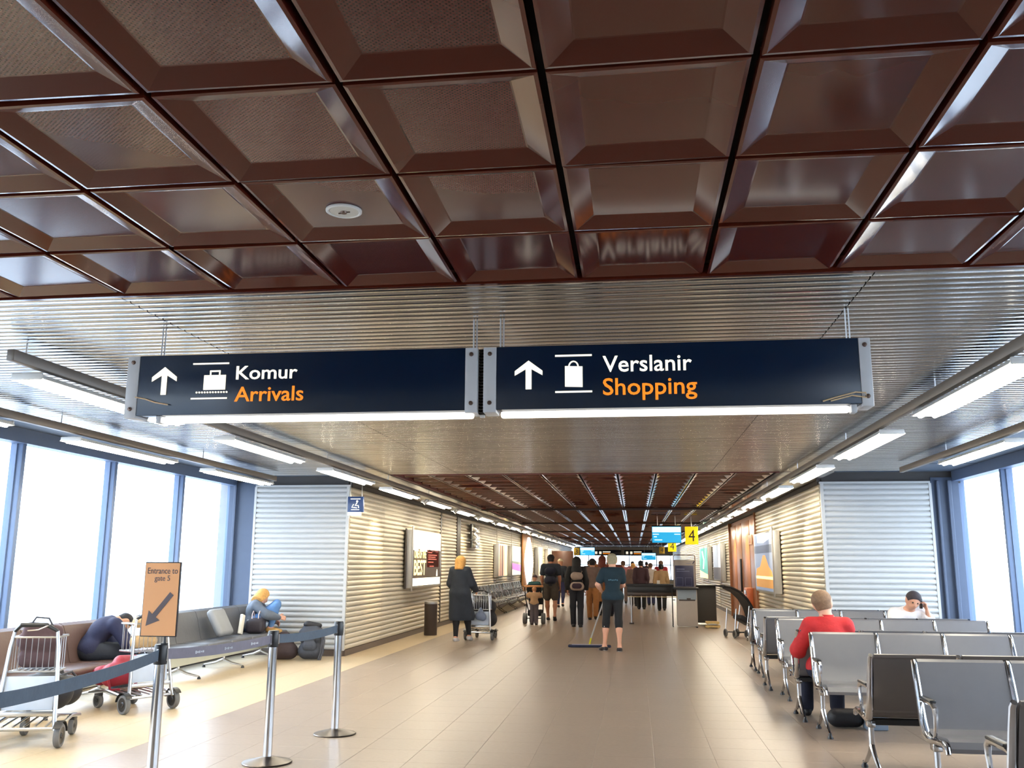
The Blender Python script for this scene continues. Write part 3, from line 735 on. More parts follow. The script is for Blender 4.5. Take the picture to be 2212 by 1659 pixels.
# ================================================================== TANDEM BENCHES
vinyl = mat('grey_vinyl', s(104, 103, 106), .33, 0, vary=.06, vscale=12, spec=.5, bump=.04, bscale=300)
vinyl2 = mat('brown_grey_vinyl', s(92, 84, 80), .36, 0, vary=.06, vscale=12, spec=.5)
SW = .604
PROF = [(.035, .868), (.018, .872), (.0, .862), (-.035, .74), (-.075, .60), (-.105, .50), (-.135, .445), (-.19, .425), (-.30, .425), (-.42, .438), (-.52, .446), (-.56, .435), (-.578, .405), (-.57, .385)]
def bench_meshes():
    sl = MB().sheet(PROF, .022, -SW/2+.022, SW/2-.022)
    sl.tube([(-SW/2+.02, -.118, .47), (SW/2-.02, -.118, .47)], .012, 6)
    rib = MB().tube([(0, .008, .872), (0, -.01, .85), (0, -.045, .74), (0, -.085, .60), (0, -.118, .49), (0, -.16, .42), (0, -.24, .40), (0, -.40, .415), (0, -.52, .425), (0, -.585, .405), (0, -.60, .375)], [.016, .02, .022, .023, .026, .028, .024, .021, .02, .018, .015], 10)
    loop = MB().tube([(0, -.072, .615), (0, -.14, .635), (0, -.28, .64), (0, -.36, .635), (0, -.395, .61), (0, -.40, .56), (0, -.375, .47), (0, -.33, .40)], [.013, .016, .02, .02, .019, .016, .013, .012], 8)
    pad = MB().rbox((0, -.25, .652), (.045, .24, .02), .009)
    post = MB().tube([(0, 0, .37), (0, 0, .19)], .021, 10).rbox((0, 0, .36), (.06, .08, .05), .01)
    leg = MB().tube([(0, 0, .21), (0, -.06, .15), (0, -.20, .06), (0, -.27, .035)], [.02, .019, .015, .013], 8)
    ft = MB().lathe([(0, 0), (.026, 0), (.026, .012), (.014, .03), (.012, .05), (0, .05)], n=12)
    return [a.mesh(n, m) for a, n, m in ((sl, 'seat', vinyl), (rib, 'side_rib', chrome), (loop, 'armrest', chrome), (pad, 'armrest_pad', black), (post, 'post', chrome), (leg, 'leg', chrome), (ft, 'foot', black))]
BM = bench_meshes()
def bench(loc, rz, n, label, group, vin=None, posts=None):
    """back top along local y=0, seats face -Y, first seat starts at x=0"""
    r = root('tandem_bench', loc, label, 'bench', rz, group)
    sm = BM[0]
    if vin is not None:
        sm = BM[0].copy(); sm.materials.clear(); sm.materials.append(vin)
    for i in range(n): link('seat', sm, r, ((i+.5)*SW, 0, 0))
    for i in range(n+1):
        q = link('side_rib', BM[1], r, (i*SW, 0, 0))
    for x in (0, n*SW):
        a = link('armrest', BM[2], r, (x, 0, 0)); link('armrest_pad', BM[3], a, (0, 0, 0))
    part('beam', MB().rbox((n*SW/2, -.26, .375), (n*SW-.06, .07, .045), .008), black, r)
    for x in (posts or (.03, n*SW-.03)):
        p = link('post', BM[4], r, (x, -.26, 0))
        for sg in (0, PI):
            l = link('leg', BM[5], r, (x, -.26, 0), (0, 0, sg)); link('foot', BM[6], l, (0, -.27, 0))
    return r
G = 'grey tandem benches in the right waiting area'
bench((1.70, 14.05, 0), 0, 4, 'grey bench facing the viewer in the rearmost right row, white-shirted person on it', G)
bench((4.12, 14.42, 0), PI, 4, 'grey bench facing away behind the rearmost row at the ribbed end wall', G)
bench((1.69, 11.80, 0), 0, 4, 'grey bench facing the viewer just behind the red-shirted person', G)
bench((4.02, 12.17, 0), PI, 4, 'grey bench facing away, dark end beside the second-rearmost bench row', G)
bench((1.665, 9.45, 0), 0, 4, 'grey bench facing the viewer, back to back with the red-shirted person', G)
bench((4.02, 9.82, 0), PI, 4, 'grey bench facing away with the red-shirted person seated on it', G)
bench((1.88, 6.85, 0), 0, 4, 'large near grey bench facing the viewer at the lower right', G)
bench((4.10, 7.22, 0), PI, 4, 'brown-looking bench facing away directly behind the large near bench', G, vinyl2)
bench((4.19, 4.86, 0), PI, 4, 'nearest bench facing away, cut off by the lower right corner', G, vinyl2)
G = 'dark benches along the left passage wall'
for k in range(5):
    bench((-4.64, 24.6+2.75*k, 0), PI/2, 4, ['dark bench by the left passage wall nearest the person in the long coat', 'second dark bench along the left passage wall', 'third dark bench along the left passage wall', 'fourth dark bench along the left wall before the tall white lamp', 'fifth dark bench along the left wall beside the tall white lamp'][k], G, mat('dark_vinyl', s(70, 66, 62), .35))

# older upholstered benches under the left windows: seats face +X
pad1 = mat('grey_leather', s(92, 92, 94), .4, 0, vary=.08, vscale=9, bump=.15, bscale=25)
pad2 = mat('brown_leather', s(92, 72, 66), .45, 0, vary=.1, vscale=9, bump=.15, bscale=25)
beamc = mat('cream_beam', s(206, 208, 190), .4)
def lounge(loc, n, label, m_, ends=True):
    """local: x along the bench, seats face -Y; back top at y=.02"""
    r = root('lounge_bench', loc, label, 'bench', PI/2, 'padded benches under the left windows'); w = .735
    for i in range(n):
        x = (i+.5)*w
        part('backrest', MB().sheet([(.02, .80), (-.01, .815), (-.045, .80), (-.085, .70), (-.12, .55), (-.15, .44), (-.17, .40)], .055, x-w/2+.006, x+w/2-.006), m_, r)
        part('seat_pad', MB().rbox((x, -.40, .385), (w-.014, .52, .075), .032, None, 0, 3), m_, r)
        part('seat_shell', MB().sheet([(-.10, .42), (-.14, .35), (-.40, .335), (-.64, .335)], .014, x-w/2+.004, x+w/2-.004), steel, r)
    part('beam', MB().rbox((n*w/2, -.38, .225), (n*w-.08, .05, .135), .006), beamc, r)
    for x in (w*.6, n*w/2, n*w-w*.6):
        part('post', MB().tube([(x, -.38, .34), (x, -.38, .10)], .02, 10), steel, r)
        for sg in (-1, 1):
            l = part('leg', MB().tube([(x, -.38, .12), (x, -.38+sg*.12, .07), (x, -.38+sg*.30, .035)], [.02, .018, .012], 8), steel, r)
            part('foot', MB().lathe([(0, 0), (.024, 0), (.02, .02), (.01, .035), (0, .035)], (x, -.38+sg*.30, 0), 12), black, l)
    return r
lounge((-6.42, 11.62, 0), 5, 'grey padded bench under the left windows, jeans-clad person at its far end', pad1)
lounge((-6.38, 6.90, 0), 5, 'brown padded bench under the left windows behind the front trolley', pad2)
# flat cushion and a light board lying on the far padded bench
cu = part('cushion', MB().rbox((0, 0, .22), (.12, .44, .42), .055, Matrix.Rotation(-.5, 3, 'Y'), 0, 3), mat('light_grey_cushion', s(140, 142, 144), .7, bump=.3, bscale=12), None, (-6.08, 13.35, .43)); tag(cu, 'light grey cushion leaning on the grey padded bench', 'cushion')
bd_ = part('card_tube', MB().rbox((0, 0, .15), (.05, .10, .30), .012, Matrix.Rotation(-.25, 3, 'X')), mat('cream_card', s(232, 224, 206), .6), None, (-6.05, 14.05, .43)); tag(bd_, 'cream card packet standing on the bench next to the black handbag', 'packet')
hb = root('handbag', (-5.98, 14.45, .43), 'black handbag with looped handles on the grey padded bench', 'handbag', .2)
part('body', MB().rbox((0, 0, .11), (.26, .36, .22), .05, None, 0, 3), cl('handbag', (40, 34, 42), .5), hb)
for q in (-.05, .05): part('handle', MB().tube([(q, -.11, .2), (q, -.08, .29), (q, 0, .33), (q, .08, .29), (q, .11, .2)], .008, 6), mat('pale_handle', s(190, 170, 170), .4), hb)

# ================================================================== QUEUE POSTS
def stanchion(loc, label, cap=True):
    r = root('queue_post', loc, label, 'queue post', 0, 'chrome queue posts')
    part('base', MB().lathe([(0, 0), (.185, 0), (.19, .006), (.185, .012), (.12, .028), (.06, .042), (.04, .05), (0, .05)], n=40), mat('brushed_base', (.13, .115, .105), .35, 1), r)
    part('pole', MB().lathe([(0, .04), (.034, .04), (.034, .86), (0, .86)], n=24), chrome, r)
    c = part('belt_head', MB().lathe([(0, .86), (.040, .86), (.042, .865), (.042, .975), (.038, .985), (0, .985)], n=24), black, r)
    for a in range(4): part('belt_slot', MB().box((.042*math.cos(a*PI/2), .042*math.sin(a*PI/2), .92), (.012, .012, .075), a*PI/2), MATS['brushed_steel'], c)
    return r
st = [(-2.72, 3.62), (-3.055, 5.85), (-2.83, 7.2), (-2.705, 8.46)]
stanchion((*st[1], 0), 'near chrome queue post holding the orange gate sign')
stanchion((*st[2], 0), 'middle chrome queue post between the grey belts')
stanchion((*st[3], 0), 'farthest chrome queue post at the end of the belt')
stanchion((*st[0], 0), 'chrome queue post just outside the left edge where the belt leads')
def belt(a, b, m_, label, sag=.025):
    a = Vector((*a, 0)); b = Vector((*b, 0)); d = (b-a).normalized(); a = a+d*.046; b = b-d*.046; n = 12
    mb_ = MB(); t = .002; nn = Vector((-d.y, d.x, 0))*t
    for i in range(n+1):
        q = i/n; p = a.lerp(b, q); z = .92-sag*4*q*(1-q); tw = .004*math.sin(q*9)
        mb_.v += [tuple(p+nn+Vector((0, 0, z-.034))), tuple(p+nn+Vector((tw, 0, z+.034))), tuple(p-nn+Vector((tw, 0, z+.034))), tuple(p-nn+Vector((0, 0, z-.034)))]
    for i in range(n):
        for j in range(4): mb_.f.append((i*4+j, i*4+(j+1) % 4, (i+1)*4+(j+1) % 4, (i+1)*4+j)); mb_.m.append(0)
    o = part('queue_belt', mb_, m_, None); tag(o, label, 'belt', 'retractable queue belts'); return o
b1m = cl('belt_blue_grey', (74, 88, 104), .7); b2m = cl('belt_lilac', (112, 108, 122), .6)
belt(st[0], st[1], b1m, 'blue-grey belt running from the left edge to the post with the orange sign', .03)
bb = belt(st[1], st[2], b2m, 'lilac-grey belt with pale lettering between the near and middle posts', .02)
belt(st[2], st[3], b1m, 'blue-grey belt between the middle and farthest posts', .02)
_d = Vector((st[2][0]-st[1][0], st[2][1]-st[1][1], 0)); _q = math.atan2(_d.y, _d.x)
for k, f in enumerate((.3, .55, .8)):
    p = Vector((*st[1], .908-.02*4*f*(1-f)))+_d*f+Vector((_d.y, -_d.x, 0)).normalized()*.004
    m = MB()
    for q, hh in ((-.04, .02), (-.02, .012), (0, .016), (.022, .010), (.042, .014)): m.rbox((q, 0, .012), (.014, .002, hh), .001)
    mk = part('pale_mark', m, mat('pale_print', s(190, 195, 205), .6), bb, p, (0, 0, _q)); mk['kind'] = 'stuff'
# orange gate sign clipped on the first post
og = root('gate_sign', (st[1][0], st[1][1], .985), 'orange sign reading Entrance to gate 5 with a diagonal arrow', 'sign', .03)
part('stem', MB().tube([(.02, 0, 0), (.02, 0, .06)], .007, 8).rbox((.02, 0, .004), (.04, .03, .012), .003), black, og)
part('frame', MB().rbox((-.025, 0, .285), (.245, .018, .478), .004), mat('dark_sign_frame', s(40, 38, 46), .4), og)
part('face', MB().box((-.025, -.010, .285), (.232, .004, .464)), mat('orange_sign_face', s(244, 176, 118), .5, vary=.04), og)
ink = mat('sign_ink', s(96, 84, 88), .5)
text('line', 'Entrance to', -.125, .08, .448, .487, ink, og, -.0125, .0, .001)
text('line', 'gate 5', -.075, .03, .392, .437, ink, og, -.0125, .0, .001)
m = MB()
cA_, dA = Vector((-.112, 0, .115)), Vector((.158, 0, .20)).normalized(); nA = Vector((-dA.z, 0, dA.x))
P_ = [cA_, cA_+dA*.085-nA*.05, cA_+dA*.083-nA*.016, cA_+dA*.262-nA*.016, cA_+dA*.262+nA*.016, cA_+dA*.083+nA*.016, cA_+dA*.085+nA*.05]
m.prism([(p.x, p.z) for p in P_], -.0145, -.012, 'y'); part('arrow', m, ink, og)

# ================================================================== LUGGAGE TROLLEYS
def wheel(par, c, r, w, nm='wheel'):
    M_ = Matrix.Rotation(PI/2, 3, 'Y')
    o = part(nm, MB().lathe([(r*.72, -w/2), (r*.94, -w/2), (r, -w*.3), (r, w*.3), (r*.94, w/2), (r*.72, w/2)], n=24, M=M_, ring=True), rubber, par, c)
    part('hub', MB().lathe([(0, -w*.45), (r*.2, -w*.56), (r*.3, -w*.4), (r*.74, -w*.46), (r*.74, w*.46), (r*.3, w*.4), (r*.2, w*.56), (0, w*.45)], n=20, M=M_), black, o)
    return o
def trolley(loc, rz, label):
    """local: pushed towards +Y, handle at y=0; x to the right"""
    r = root('luggage_trolley', loc, label, 'trolley', rz, 'airport luggage trolleys')
    for sx in (-1, 1):
        part('upright', MB().tube([(sx*.17, .10, .93), (sx*.19, .09, .80), (sx*.215, .06, .50), (sx*.235, .02, .22), (sx*.25, .0, .14)], [.014, .016, .018, .018, .018], 10), steel, r)
        part('base_rail', MB().tube([(sx*.25, .0, .14), (sx*.27, .10, .17), (sx*.26, .40, .20), (sx*.20, .85, .14)], .016, 8), steel, r)
        w_ = wheel(r, (sx*.28, .03, .095), .095, .045)
        part('mudguard', MB().sheet([(.03+.115*math.cos(q), .095+.115*math.sin(q)) for q in [PI*(.05+.75*k/8) for k in range(9)]], .006, -.03, .03), black, w_, (0, -.03, -.095))
    w_ = wheel(r, (.20, .66, .075), .075, .04); part('fork', MB().rbox((0, 0, .075), (.05, .10, .06), .01), black, w_)
    w_ = wheel(r, (-.20, .66, .075), .075, .04); part('fork', MB().rbox((0, 0, .075), (.05, .10, .06), .01), black, w_)
    part('handle_bar', MB().tube([(-.17, .10, .93), (-.10, .03, .985), (.10, .03, .985), (.17, .10, .93)], [.014, .019, .019, .014], 10), black, r)
    part('brake_lever', MB().tube([(.12, .04, .985), (.06, -.05, .95), (-.02, -.06, .945)], .006, 6), steel, r)
    bk = MB()
    for z in (.88, .60):
        part('basket_rim', MB().tube([(-.19, .10, z), (-.19, .34, z), (.19, .34, z), (.19, .10, z), (-.19, .10, z)], .009, 6), steel, r)
    bw = MB()
    for k in range(8):
        x = -.17+k*.0486; bw.tube([(x, .10, .88), (x, .10, .60), (x, .34, .60), (x, .34, .88)], .0035, 5)
    for y in (.16, .22, .28):
        for sx in (-1, 1): bw.tube([(sx*.19, y, .88), (sx*.19, y, .60)], .0035, 5)
    part('basket_wires', bw, steel, r)['kind'] = 'stuff'
    part('advert_panel', MB().rbox((0, .065, .43), (.40, .012, .27), .004, Matrix.Rotation(-.1, 3, 'X')), mat('pale_blue_panel', s(196, 208, 226), .4, vary=.15, vscale=6), r)
    part('lower_bar', MB().rbox((0, .03, .27), (.44, .03, .04), .008), steel, r)
    dk = MB()
    for k in range(5): dk.tube([(-.17+k*.085, .02, .17), (-.17+k*.08, .45, .20), (-.14+k*.07, .82, .14)], .008, 6)
    dk.tube([(-.2, .85, .14), (.2, .85, .14)], .014, 8).tube([(-.25, .02, .15), (.25, .02, .15)], .014, 8)
    part('deck_bars', dk, steel, r)
    return r
def at(o_, x, y, z):   # local point of a trolley in world space
    return tuple((Matrix.Translation(Vector(o_.location)) @ Matrix.Rotation(o_.rotation_euler.z, 4, 'Z') @ Vector((x, y, z))))
t1 = trolley((-5.02, 7.40, 0), .28, 'near left luggage trolley with a brown bag in its basket')
t2 = trolley((-4.98, 9.40, 0), 1.05, 'second luggage trolley by the left windows carrying the red backpack')
def softbag(name, label, cat, loc, rz, prims, m_, h=.012, strap=None, k=.02):
    r = root(name, loc, label, cat, rz)
    sdf_part('body', prims, m_, r, h, k)
    for s_ in (strap or []): part('strap', MB().tube(s_[0], s_[1], 6), s_[2], r)
    return r
bk_ = cl('black_nylon', (26, 26, 32), .6); nv = cl('navy_nylon', (32, 34, 52), .6); red = cl('red_nylon', (150, 22, 48), .55); brn = cl('brown_felt', (86, 66, 70), .9)
gstrap = cl('grey_webbing', (70, 70, 76), .8)
softbag('tote_bag', 'brown soft bag in the basket of the near left trolley', 'bag', at(t1, .0, .22, .62), .28,
        [(A3(-.10, 0, .07), A3(.10, 0, .07), .07, .07, (A3(0, 1, 0), .9)), (A3(-.11, 0, .22), A3(.11, 0, .20), .075, .07), (A3(-.08, 0, .32), A3(.12, .02, .30), .06, .05)], brn, strap=[([(-.08, -.02, .36), (-.04, -.03, .42), (.06, -.02, .41), (.10, -.02, .34)], .008, gstrap)])
softbag('duffel_bag', 'black duffel bag lying on the deck of the near left trolley', 'bag', at(t1, 0, .50, .225), .28,
        [(A3(-.08, -.10, .17), A3(.10, -.08, .17), .15, .15), (A3(-.08, .15, .15), A3(.12, .18, .15), .14, .13), (A3(.0, .02, .32), A3(.02, .10, .30), .09, .08)], bk_,
        strap=[([(.12, -.12, .30), (.20, .0, .33), (.22, .16, .24), (.18, .24, .14)], .011, gstrap)])
softbag('red_backpack', 'red backpack lying on the second luggage trolley', 'backpack', at(t2, -.02, .52, .225), 1.10,
        [(A3(-.16, -.04, .12), A3(.18, -.04, .14), .12, .12), (A3(-.16, .16, .10), A3(.16, .18, .12), .10, .10), (A3(-.05, .0, .24), A3(.12, .02, .24), .07, .06)], red,
        strap=[([(-.2, -.10, .20), (-.26, -.14, .08), (-.22, -.12, -.02), (-.10, -.10, -.03)], .013, red), ([(.10, -.16, .2), (.08, -.2, .08), (.0, -.18, .0)], .012, red)])
softbag('paper_bag', 'tan paper bag in the basket of the second luggage trolley', 'bag', at(t2, 0, .22, .62), 1.10,
        [(A3(-.09, 0, .07), A3(.09, 0, .07), .065, .065), (A3(-.08, 0, .27), A3(.09, 0, .26), .06, .055)], cl('kraft', (196, 164, 120), .8))
# luggage against the ribbed end wall
b_ = root('grey_backpack', (-5.16, 14.75, 0), 'big grey and black backpack standing against the white ribbed wall', 'backpack', .1)
sdf_part('body', [(A3(-.08, 0, .14), A3(.08, 0, .14), .13, .13), (A3(-.08, .0, .38), A3(.08, 0, .38), .135, .13), (A3(-.05, 0, .52), A3(.06, 0, .50), .08, .07)], cl('slate_nylon', (62, 66, 76), .7), b_, .012)
sdf_part('lid', [(A3(-.06, -.02, .55), A3(.10, .0, .53), .075, .06, (A3(0, 0, 1), .7))], bk_, b_, .012)
sdf_part('front_pocket', [(A3(-.05, -.12, .22), A3(.05, -.12, .22), .07, .07, (A3(0, 1, 0), .6)), (A3(-.05, -.12, .36), A3(.05, -.12, .36), .06, .05, (A3(0, 1, 0), .6))], cl('slate_nylon', (0, 0, 0)), b_, .01)
for x in (.17, .20): part('strap', MB().tube([(x, -.05, .46), (x+.03, -.10, .30), (x+.01, -.12, .12), (x-.02, -.14, .01)], .014, 6), gstrap, b_)
softbag('holdall', 'dark brown patterned holdall beside the grey backpack at the ribbed wall', 'bag', (-5.62, 14.72, 0), .15,
        [(A3(-.10, 0, .13), A3(.12, 0, .13), .125, .125), (A3(-.06, 0, .28), A3(.08, 0, .30), .10, .09), (A3(-.02, 0, .38), A3(.04, 0, .38), .05, .05)], cl('dark_pattern', (60, 48, 50), .8))

# ================================================================== PASSAGE FURNITURE
o = root('litter_bin', (-4.42, 20.26, 0), 'dark brown litter bin against the left ribbed wall', 'bin')
part('bin_body', MB().lathe([(0, 0), (.135, 0), (.14, .01), (.14, .66), (0, .66)], n=32), mat('dark_brown_bin', s(66, 56, 52), .5, .2), o)
part('rim', MB().lathe([(.115, .66), (.142, .66), (.142, .70), (.11, .71), (.10, .68)], n=32, ring=True), steel, o)
part('flap', MB().lathe([(0, .67), (.10, .67), (.09, .69), (0, .70)], n=24), steel, o)
# lit poster cases on the left wall
def poster(label, X, ya, yb, z0, z1, side, face, extra, dep=.16, glow=1.2, name='poster_case'):
    if side > 0: ya *= 1.028; yb *= 1.028; z0 = 1.5+(z0-1.5)*1.028; z1 = 1.5+(z1-1.5)*1.028
    r = root(name, (X, (ya+yb)/2, (z0+z1)/2), label, 'poster'); w = yb-ya; h = z1-z0
    part('case', MB().rbox((side*dep/2, 0, 0), (dep, w+.06, h+.06), .012), alum, r)
    fx = side*(dep+.004)
    part('frame', MB().rbox((side*(dep-.005), -w/2-.01, 0), (.03, .05, h+.2), .006), steel, r); part('frame', MB().rbox((side*(dep-.005), w/2+.01, 0), (.03, .05, h+.06), .006), steel, r)
    part('artwork', MB().box((fx-side*.003, 0, 0), (.006, w-.04, h-.02)), face, r)
    for nm, poly, m_ in extra:   # polygon in (u,v) 0..1 seen from the passage: u runs left to right
        q = [((( u-.5) if side > 0 else (.5-u))*(w-.04), (v-.5)*(h-.02)) for u, v in poly]
        part(nm, MB().prism(q, fx, fx+side*.002, 'x'), m_, r, smooth=False)
    return r
def lit(name, c, e=1.0): return mat(name, s(*c), .5, emis=s(*c), estr=e*1.25)
def rect(a, b, c, d): return [(a, c), (b, c), (b, d), (a, d)]
ragged = [(0, 0), (1, 0)]+[(1-i/16, .70+.035*math.sin(i*2.1)+.02*math.cos(i*5.3)) for i in range(17)]
p1 = poster('lit poster with large letters BEST on the left ribbed wall', XL+.05, 18.75, 21.5, 1.06, 2.18, 1, lit('poster_white', (255, 246, 220), 1.6),
       [('dark_ground', [(u, .14+v*.86*.86) if v > 0 else (u, .14) for u, v in ragged], lit('poster_charcoal', (70, 56, 44), .5)), ('red_panel', rect(.48, .93, .34, .68), lit('poster_red', (110, 44, 34), .5)), ('white_figure', [(.84, .16), (.90, .16), (.89, .27), (.87, .31), (.85, .26)], lit('poster_white', (0, 0, 0)))])
pm = Matrix(((0, -1, 0, 0), (1, 0, 0, 0), (0, 0, 1, 0), (0, 0, 0, 1)))
pw = 2.78; ph = 1.13
def ptext(b_, u0, u1, v0, v1, m_, par, w=pw, h=ph): text('lettering', b_, (u0-.5)*w, (u1-.5)*w, (v0-.5)*h, (v1-.5)*h, m_, par, -.168, .02, .001, pm)
ptext('ONE OF THE', .03, .44, .51, .67, lit('poster_cream', (248, 232, 160), 1.0), p1); ptext('BEST', .03, .44, .19, .48, MATS['poster_cream'], p1)
m = MB()
for u0, u1, v in ((.52, .66, .63), (.52, .86, .58), (.52, .80, .54), (.52, .84, .50), (.52, .72, .44), (.58, .74, .36)): m.box((.168, (.5*(u0+u1)-.5)*pw, (v-.5)*ph), (.003, (u1-u0)*pw, .022))
part('small_print', m, lit('poster_salmon', (190, 90, 74), .7), p1)['kind'] = 'stuff'
o = part('left_end_plate', MB().rbox((.03, 0, 0), (.02, .10, 1.25), .004), mat('dark_hatch_edge', s(60, 50, 44), .6), p1, (0, -1.49, 0))  # plain dark plate at the left end of the poster case
poster('warm brown striped poster on the left wall above the dark benches', XL+.05, 31.0, 33.2, 1.13, 2.16, 1, lit('poster_sepia', (196, 160, 140), .6),
       [('stripe', rect(.12, .2, 0, 1), lit('poster_umber', (96, 58, 46), .5)), ('stripe', rect(.34, .46, 0, 1), lit('poster_umber', (0, 0, 0))), ('bright_band', rect(.62, .95, 0, 1), lit('poster_cream', (0, 0, 0)))])
poster('lit poster with a pink and white lower half on the left wall', XL+.05, 34.5, 37.1, 1.13, 2.18, 1, lit('poster_pale', (236, 226, 200), 1.1),
       [('grey_band', [(0, .42), (1, .36), (1, .46), (0, .5)], lit('poster_grey', (150, 150, 140), .6)), ('pink_field', [(0, .2), (1, .1), (1, .36), (0, .42)], lit('poster_pink', (214, 120, 190), .8))])
poster('pale tall poster on the left wall past the white lamp', XL+.05, 44.0, 46.2, 1.0, 2.3, 1, lit('poster_beige', (206, 190, 160), .6), [('light_band', rect(.3, .6, 0, 1), MATS['poster_pale'])])
poster('small pale poster on the left wall near the far brown door', XL+.05, 49.0, 51.0, 1.0, 2.3, 1, lit('poster_stone', (190, 176, 150), .5), [('light_band', rect(.2, .45, 0, 1), MATS['poster_pale'])])
# tall white lens-shaped lamp on a wood back board
o = root('tall_lamp', (XL+.11, 41.3, 1.62), 'tall white surfboard-shaped lamp on a wooden board', 'lamp')
part('board', MB().rbox((.0, 0, .0), (.06, 3.4, 2.4), .01), mat('orange_wood', s(176, 120, 70), .5), o)
m = MB(); m.prism([(1.25*math.sin(PI*k/12)**1.1, -1.09+2.18*k/12) for k in range(13)]+[(-1.25*math.sin(PI*k/12)**1.1, -1.09+2.18*k/12) for k in range(11, 0, -1)], .04, .14, 'x')
part('lit_shade', m, mat('lit_shade', (.9, .9, .95), .4, emis=(.93, .96, 1), estr=2.6), o)
# three hanging picture panes
o = root('picture_panel', (XL+.10, 27.6, 2.33), 'vertical strip of three small glossy pictures high on the left wall', 'picture')
for k in range(3):
    q = part('picture_pane', MB().rbox((.03, 0, .235-.235*k), (.03, 1.3, .2), .006), mat('glossy_photo', s(120, 112, 100), .15, .4, vary=.9, vscale=5), o)
    part('dark_edge', MB().box((.03, -.75, .235-.235*k), (.05, .14, .21)), black, q)
part('mount', MB().box((.0, 0, 0), (.03, .1, .72)), steel, o)
# right wall posters
poster('poster of an orange building under a blue sky on the right wall', XR-.05, 19.6, 22.4, .98, 2.2, -1, lit('poster_sky', (120, 134, 160), .55),
       [('cloud', [(.2, .86), (.55, .84), (.9, .9), (.9, 1), (.2, 1)], lit('poster_cloud', (226, 230, 240), 1.0)), ('orange_roof', [(.05, .25), (.1, .38), (.32, .42), (.5, .62), (.62, .62), (.8, .42), (.95, .34), (1, .25)], lit('poster_orange', (214, 140, 74), .75)),
        ('light_ledge', rect(.05, 1, .2, .25), lit('poster_glow', (255, 226, 160), 1.0)), ('ochre_wall', rect(.05, 1, .05, .2), lit('poster_ochre', (176, 126, 62), .6)), ('deep_sky', rect(.0, 1, .66, .8), lit('poster_slate', (76, 88, 112), .5))])
poster('poster of a pale sky over dark land on the right wall past the wooden door', XR-.05, 31.2, 34.0, 1.05, 2.2, -1, lit('poster_dusk', (160, 170, 186), .6), [('land', rect(0, 1, 0, .35), lit('poster_land', (70, 66, 70), .4))])
poster('teal and green poster on the right wall behind the gate counter', XR-.05, 36.6, 41.0, 1.02, 2.22, -1, lit('poster_teal', (70, 150, 140), .7), [('sand', [(0, 0), (1, 0), (1, .12), (0, .25)], lit('poster_cream', (0, 0, 0))), ('wave', [(.3, .9), (.5, .6), (.4, .3), (.55, .3), (.62, .62), (.45, .9)], lit('poster_cloud', (0, 0, 0)))])
o = root('exit_pictogram', (XR-.02, 24.75, 2.17), 'small white notice with red symbols high on the wooden panel', 'notice')
part('plate', MB().rbox((0, 0, 0), (.01, .7, .24), .003), mat('pale_notice', s(214, 170, 140), .5), o)
m = MB()
for k in (-1, 1): m.rbox((-.008, k*.14, -.02), (.006, .09, .13), .002).lathe([(0, 0), (.03, 0), (.03, .005), (0, .005)], (-.006, k*.14, .07), 10, 0, Matrix.Rotation(-PI/2, 3, 'Y'))
part('symbols', m, mat('red_print', s(150, 60, 50), .5), o)
o = root('fire_extinguisher_box', (XR-.08, 25.0, .62), 'orange-brown extinguisher cabinet on the right wall beside the wooden panel', 'extinguisher cabinet')
part('cabinet', MB().rbox((0, 0, 0), (.16, .62, .66), .02), mat('orange_cabinet', s(178, 92, 52), .4), o)
part('glass_door', MB().rbox((-.085, 0, .02), (.012, .46, .5), .005), mat('dark_orange_door', s(120, 52, 34), .2), o)
part('latch', MB().rbox((-.1, .2, 0), (.02, .04, .1), .005), steel, o)
part('hose_reel', MB().tube([(-.095, .14*math.cos(q), .02+.14*math.sin(q)) for q in [2*PI*k/14 for k in range(15)]], .016, 6), mat('red_hose', s(170, 50, 40), .4), o)

# gate counter
o = root('gate_counter', (.95, 25.2, 0), 'long black gate counter across the passage beside the baggage sizer', 'counter')
part('counter_top', MB().rbox((0, 0, 1.0), (2.34, .75, .045), .01), black, o)
part('apron', MB().rbox((-.35, -.34, .90), (1.6, .04, .16), .006), black, o)
part('modesty_panel', MB().rbox((-.35, -.32, .775), (1.6, .03, .10), .005), mat('dark_brown_laminate', s(66, 48, 34), .35), o)
part('edge_strip', MB().rbox((-.35, -.335, .705), (1.6, .025, .018), .004), mat('pale_brass', s(200, 176, 130), .35, .5), o)
part('cupboard', MB().rbox((.88, .05, .52), (.5, .6, .92), .01), mat('dark_grey_laminate', s(58, 56, 54), .45), o)
for x in (-1.05, .25):
    q = part('leg', MB().tube([(x, .1, .98), (x, .1, .02)], .025, 10), steel, o); part('foot_plate', MB().rbox((x, .1, .012), (.12, .5, .02), .006), black, q)
for k in range(2):
    q = root('wood_offcut', (1.88, 23.9, .0+.09*k), 'pale wooden step, %s of two beside the baggage sizer' % ['lower', 'upper'][k], 'step')
    part('slab', MB().rbox((0, 0, .045), (.36-.04*k, .3, .05), .006), mat('pale_wood', s(206, 176, 116), .5, vary=.2), q)
    part('runner', MB().rbox((-.12, 0, .012), (.03, .28, .02), .003).rbox((.12, 0, .012), (.03, .28, .02), .003), MATS['pale_wood'], q)
# monitor things on the counter
for (x, y, lab, w_) in ((.62, 25.2, 'small white card holder standing on the gate counter', .08),):
    q = root('card_holder', (x, y, 1.023), lab, 'card holder'); part('card', MB().rbox((0, 0, .05), (w_, .02, .10), .004), white, q); part('stand', MB().rbox((0, .03, .006), (.1, .08, .012), .003), alum, q)
